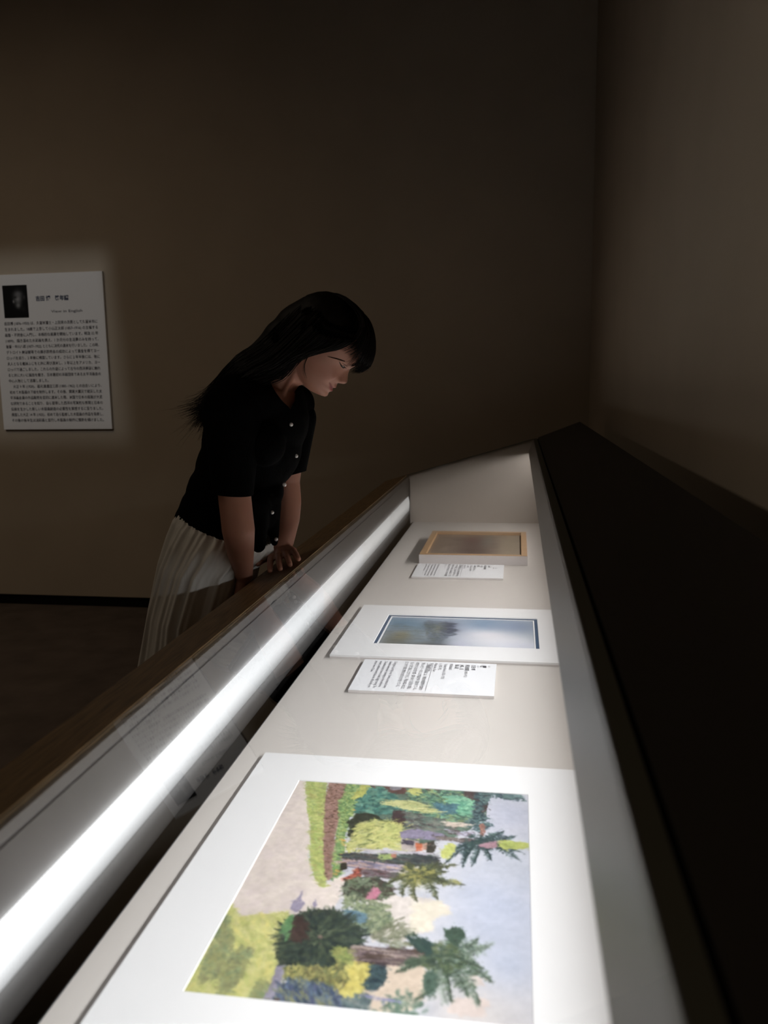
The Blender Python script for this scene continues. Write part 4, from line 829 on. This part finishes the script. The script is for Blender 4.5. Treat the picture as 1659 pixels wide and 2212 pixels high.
cutp = Vector((-0.7969,1.9,1.0098)); cutq = Vector((-0.6159,1.9,0.9189)); dv = cutq - cutp
bl = cut_below(bl, cutp, (dv.z, 0, -dv.x))
poly = [(p[0], p[2]) for p in ((-0.5471,1.84,1.3348), (-0.5298,1.84,1.3057), (-0.5074,1.84,1.266), (-0.5009,1.85,1.2844), (-0.5012,1.87,1.305), (-0.4726,1.88,1.3276), (-0.4854,1.88,1.3737), (-0.5397,1.86,1.3742))]
bm = bmesh.new(); bm.from_mesh(bl)
for i in range(4):
    a, c = poly[i], poly[i + 1]
    bmesh.ops.bisect_plane(bm, geom=bm.verts[:] + bm.edges[:] + bm.faces[:], plane_co=(a[0], 0, a[1]), plane_no=(c[1] - a[1], 0, -(c[0] - a[0])))
def inpoly(x, z):
    ins = False; n = len(poly)
    for i in range(n):
        x1, y1 = poly[i]; x2, y2 = poly[(i + 1) % n]
        if (y1 > z) != (y2 > z) and x < (x2 - x1) * (z - y1) / (y2 - y1) + x1: ins = not ins
    return ins
dead = [f for f in bm.faces if (lambda c: c.y < 1.93 and inpoly(c.x, c.z))(f.calc_center_median())]
bmesh.ops.delete(bm, geom=dead, context='FACES'); bm.to_mesh(bl); bm.free()
tree_bl = BVHTree.FromPolygons([tuple(v.co) for v in bl.vertices], [tuple(p.vertices) for p in bl.polygons])
blouse = pl('blouse', bl, M_black)
bm = bmesh.new(); cap(bm, (-0.62,1.772,1.2683), .066, (-0.6252,1.758,1.0383), .0405); ell(bm, (-0.6294,1.772,1.2481), .060); s1 = fuse(bm, .004, 3)
a = Vector((-0.6668,1.76,1.0867)); c = Vector((-0.5792,1.76,1.0789)); d = c - a
pl('sleeve', cut_below(s1, a, (d.z, 0, -d.x)), M_black)
bm = bmesh.new(); cap(bm, (-0.5402,2.03,1.2385), .045, (-0.5783,2.04,1.0364), .0335); s2 = fuse(bm, .004, 3)
a = Vector((-0.5948,2.04,1.0886)); c = Vector((-0.546,2.04,1.1005)); d = c - a
pl('sleeve', cut_below(s2, a, (d.z, 0, -d.x)), M_black)
for r in (((-0.4136,1.5,1.248),(-0.5791,2.1,1.2192)), ((-0.4058,1.5,1.1897),(-0.5681,2.1,1.1376)), ((-0.4302,1.5,1.1359),(-0.6023,2.1,1.0623)), ((-0.4559,1.5,1.0831),(-0.6383,2.1,0.9883)), ((-0.4501,1.5,1.0317),(-0.6301,2.1,0.9163))):
    p = hit(*r, tree_bl, .0015); bm = bmesh.new(); ell(bm, p, (.0046, .0036, .0046)); me = bpy.data.meshes.new('button'); bm.to_mesh(me); bm.free(); pl('button', me, M_pearl, person)

# --- skirt
M_skirt = mat('skirt_satin', (.72, .69, .64), .42, .45, noise=.08, nscale=9, stretch=(6, 6, .6), bump=.25, bscale=40)
rings = []
def rr(l, r, yr): l = Vector(l); r = Vector(r); rings.append(((l + r) / 2, (r - l) / 2, yr))
rr((-0.7995,1.9,1.028), (-0.5837,1.9,0.9433), .125); rr((-0.8134,1.9,1.0119), (-0.5832,1.9,0.9263), .140); rr((-0.8274,1.9,0.9739), (-0.5977,1.9,0.9078), .160); rr((-0.8478,1.9,0.9101), (-0.6243,1.9,0.8821), .180)
rr((-0.8733,1.9,0.804), (-.66, 1.9, .77), .200); rr((-0.8898,1.9,0.7322), (-.66, 1.9, .68), .210); rr((-0.9066,1.9,0.657), (-.66, 1.9, .58), .225); rr((-.965, 1.9, .40), (-.66, 1.9, .40), .24); rr((-.985, 1.9, .24), (-.66, 1.9, .24), .255)
bm = bmesh.new(); n = 260; grid = []; rs = random.Random(8)
ph = [(k, rs.random() * 6.28, rs.random()) for k in (9, 14, 19, 27, 38, 52)]
M = 70
for j in range(M + 1):
    t = j / M * (len(rings) - 1); i = min(int(t), len(rings) - 2); f = t - i; f2 = f
    c = rings[i][0].lerp(rings[i + 1][0], f2); a = rings[i][1].lerp(rings[i + 1][1], f2); y = rings[i][2] * (1 - f2) + rings[i + 1][2] * f2
    u = j / M; row = []
    for k in range(n):
        th = 2 * math.pi * k / n; m = 0
        for q, (fr, p0, w0) in enumerate(ph):
            amp = (.017, .014, .012, .010, .009, .007)[q] * (min(1, u * 3 + .15) if q < 3 else (1.1 - .8 * u))
            m += amp * math.sin(fr * th + p0 + .6 * math.sin(u * 4 + w0 * 6)) 
        if j < 2: m += .015 * math.sin(70 * th)
        s = 1 + m * 1.25 - .01
        row.append(bm.verts.new(c + a * math.cos(th) * s + Vector((0, y * math.sin(th) * s, 0))))
    grid.append(row)
for A_, B_ in zip(grid, grid[1:]):
    for k in range(n): bm.faces.new((A_[k], A_[(k + 1) % n], B_[(k + 1) % n], B_[k]))
me = bpy.data.meshes.new('skirt'); bm.to_mesh(me); bm.free(); pl('skirt', me, M_skirt)
M_shoe = mat('shoe_black', (.012, .011, .01), .4, .5)
for q in (1.81, 1.99):
    bm = bmesh.new(); cap(bm, (-.79, q, .046), .042, (-.655, q, .032), .031); me = fuse(bm, .005, 3); cut_below(me, (0, 0, .055), (0, 0, 1)); cut_below(me, (0, 0, .002), (0, 0, -1)); pl('shoe', me, M_shoe)

# --- hair: a cap, a flowing mass and loose strands
bm = bmesh.new()
ell(bm, hw(.022, 0, .072), (.100, .088, .086), Matrix((eF, eL, eU)).transposed())
cm = fuse(bm, .004, 1)
p1 = hw(.066, 0, .095); p2 = hw(.000, 0, -.014); dd = p1 - p2; no = Vector((dd.z, 0, -dd.x))
if no.dot(eF) < 0: no = -no
cm = cut_below(cm, p1, no)
pl('hair_cap', cm, M_hair)
bm = bmesh.new()
chain(bm, [((-0.4501,1.9,1.4517), .074), ((-0.4887,1.9,1.4349), .072), ((-0.525,1.89,1.4144), .060), ((-0.5615,1.88,1.3877), .048), ((-0.6018,1.865,1.363), .038), ((-0.644,1.855,1.329), .034), ((-0.6864,1.86,1.2926), .028), ((-0.7162,1.865,1.2501), .018)])
cap(bm, (-0.5335,1.84,1.3839), .030, (-0.5713,1.82,1.3586), .022)
pl('hair_mass', fuse(bm, .004, 4), M_hair)
N_ = [  # near side, from the parting down to the tips
    [(-0.4331,1.9,1.5222), (-0.4815,1.88,1.5033), (-0.5208,1.85,1.4634), (-0.5724,1.83,1.4108), (-0.6267,1.82,1.3729), (-0.6695,1.83,1.3242), (-0.7166,1.85,1.2847), (-0.7891,1.87,1.2678)],
    [(-0.4181,1.89,1.5197), (-0.4555,1.83,1.4842), (-0.4966,1.81,1.4402), (-0.5479,1.8,1.391), (-0.6042,1.79,1.3577), (-0.6653,1.81,1.3037), (-0.7139,1.84,1.2617), (-0.7683,1.86,1.2378)],
    [(-0.4001,1.89,1.513), (-0.4336,1.81,1.4603), (-0.479,1.8,1.4164), (-0.5283,1.785,1.3722), (-0.5854,1.78,1.3472), (-0.6511,1.8,1.2975), (-0.7055,1.84,1.251), (-0.7399,1.87,1.2025)],
    [(-0.3843,1.89,1.5034), (-0.4113,1.805,1.4397), (-0.4545,1.8,1.403), (-0.5028,1.79,1.3669), (-0.5505,1.785,1.3407), (-0.6057,1.79,1.3234), (-0.6678,1.82,1.2828), (-0.7236,1.86,1.2235)],
    [(-0.3676,1.89,1.4908), (-0.388,1.81,1.4296), (-0.4277,1.8,1.3985), (-0.4746,1.8,1.3885), (-0.5178,1.8,1.3503), (-0.5627,1.79,1.3369), (-0.6349,1.81,1.3033), (-0.7054,1.85,1.24)],
    [(-0.3494,1.87,1.4684), (-0.3517,1.812,1.421), (-0.3814,1.805,1.4016), (-0.4203,1.803,1.3935), (-0.4675,1.8,1.3854), (-0.5106,1.8,1.3462), (-0.5671,1.79,1.333), (-0.6761,1.83,1.2774)]]
F_ = [  # far side and top of the back
    [(-0.4397,1.91,1.5234), (-0.4999,1.93,1.5063), (-0.5501,1.93,1.4677), (-0.6097,1.92,1.4112), (-0.6611,1.91,1.3755), (-0.6924,1.9,1.333), (-0.7241,1.9,1.2923), (-0.7674,1.89,1.2691)],
    [(-0.4161,1.92,1.5205), (-0.4854,1.96,1.5043), (-0.5459,1.97,1.4585), (-0.6049,1.95,1.3993), (-0.6608,1.94,1.3566), (-0.6999,1.93,1.3079), (-0.7272,1.91,1.2593), (-0.7446,1.9,1.205)],
    [(-0.3862,1.92,1.5042), (-0.4459,1.98,1.4835), (-0.5096,1.98,1.4311), (-0.5685,1.96,1.3826), (-0.63,1.95,1.3453), (-0.6803,1.94,1.3076), (-0.7159,1.92,1.2589), (-0.7327,1.9,1.2104)]]
B_ = [  # fringe
    [(-0.3761,1.87,1.4984), (-0.3418,1.83,1.4731), (-0.3334,1.82,1.4407), (-0.3401,1.82,1.4113), (-0.3528,1.825,1.3889), (-0.3707,1.83,1.3724), (-0.3854,1.83,1.3676)],
    [(-0.374,1.88,1.4972), (-0.3364,1.85,1.4656), (-0.3258,1.84,1.4348), (-0.3327,1.84,1.398), (-0.3424,1.84,1.3781), (-0.3602,1.85,1.3646), (-0.3792,1.85,1.3608)],
    [(-0.3697,1.89,1.4939), (-0.3367,1.88,1.4607), (-0.323,1.87,1.4233), (-0.3256,1.87,1.3909), (-0.3323,1.87,1.3686), (-0.3493,1.88,1.3537), (-0.3664,1.88,1.3508)],
    [(-0.3695,1.9,1.4927), (-0.3379,1.91,1.4546), (-0.3296,1.92,1.4156), (-0.3312,1.92,1.3844), (-0.3402,1.92,1.3657), (-0.3567,1.92,1.3523), (-0.383,1.92,1.3464)],
    [(-0.3735,1.92,1.4924), (-0.3472,1.95,1.4554), (-0.3409,1.96,1.4156), (-0.3437,1.96,1.3837), (-0.3551,1.96,1.3624), (-0.3734,1.95,1.353), (-0.3911,1.95,1.3522)]]
T_ = [  # fringe roots swept over the crown
    [(-0.4331,1.9,1.5222), (-0.3916,1.86,1.5129), (-0.3479,1.82,1.4804), (-0.3354,1.815,1.4483), (-0.3472,1.81,1.4208), (-0.368,1.81,1.4075), (-0.4011,1.81,1.3983)],
    [(-0.4331,1.9,1.5232), (-0.3894,1.9,1.5106), (-0.3447,1.89,1.4678), (-0.3267,1.88,1.43), (-0.3244,1.87,1.399), (-0.3312,1.87,1.3726), (-0.3463,1.87,1.3555)],
    [(-0.4355,1.92,1.5242), (-0.3977,1.94,1.5136), (-0.3597,1.96,1.4733), (-0.3468,1.97,1.4354), (-0.3451,1.97,1.4054), (-0.3523,1.97,1.3755), (-0.3682,1.97,1.3564)]]
hv = []; hf = []
def catmull(P, n):
    out = []
    for i in range(n):
        t = i / (n - 1) * (len(P) - 1); k = min(int(t), len(P) - 2); f = t - k
        p0 = P[max(k - 1, 0)]; p1 = P[k]; p2 = P[k + 1]; p3 = P[min(k + 2, len(P) - 1)]
        out.append(.5 * ((2 * p1) + (-p0 + p2) * f + (2 * p0 - 5 * p1 + 4 * p2 - p3) * f * f + (-p0 + 3 * p1 - 3 * p2 + p3) * f ** 3))
    return out
hr = random.Random(4)
def strands(G, count, r, jit, cut=(.8, 1.0), n=18, flare=.0):
    G = [[Vector(p) for p in g_] for g_ in G]
    for _ in range(count):
        s = hr.random() * (len(G) - 1); k = min(int(s), len(G) - 2); f = s - k
        o = Vector((hr.gauss(0, jit), hr.gauss(0, jit * 1.3), hr.gauss(0, jit))); L = hr.uniform(*cut)
        P = catmull([a_.lerp(b_, f) for a_, b_ in zip(G[k], G[k + 1])], n); m = max(4, int(n * L)); P = P[:m]
        w = hr.random() * 6; fl = Vector((hr.gauss(0, flare), hr.gauss(0, flare), hr.gauss(0, flare)))
        prev = None
        for i, p in enumerate(P):
            t = i / (m - 1); p = p + o * (.35 + .65 * math.sin(min(1, t * 2) * 1.57)) + fl * t ** 3 + Vector((0, 0, .0012 * math.sin(w + t * 9)))
            d = (P[min(i + 1, m - 1)] - P[max(i - 1, 0)]).normalized(); a_ = d.orthogonal().normalized(); c_ = d.cross(a_); q = r * (1 - .85 * t ** 3) * (.6 + .4 * min(1, t * 6))
            base = len(hv)
            for z in (0, 2.094, 4.189): hv.append(tuple(p + (a_ * math.cos(z) + c_ * math.sin(z)) * q - BASE))
            if prev is not None:
                for z in range(3): hf.append((prev + z, prev + (z + 1) % 3, base + (z + 1) % 3, base + z))
            prev = base
strands(N_, 1050, .0013, .0022, (.82, 1.0), 22, .010)
strands(F_, 500, .0014, .003, (.8, 1.0), 22, .012)
strands(N_[:3], 130, .0007, .006, (.9, 1.0), 22, .022)
strands(B_[1:], 430, .0009, .0024, (.76, 1.0), 20, .003)
strands(B_[:3], 110, .0005, .0038, (.7, 1.0), 24, .004)
strands(T_, 520, .0012, .0022, (.8, 1.0), 16)
strands([[(-0.4509,1.818,1.3947), (-0.4618,1.818,1.3798), (-0.4692,1.82,1.3619), (-0.4723,1.83,1.3438), (-0.4691,1.84,1.3234)], [(-0.4488,1.818,1.3946), (-0.4587,1.818,1.3798), (-0.467,1.82,1.3639), (-0.4665,1.825,1.3518), (-0.4618,1.83,1.3396)]], 10, .0004, .0008, (.8, 1), 14)
me = bpy.data.meshes.new('hair_strands'); me.from_pydata(hv, [], hf); me.update()
hs = link('hair_strands', me, M_hair, person, True); hs['kind'] = 'stuff'
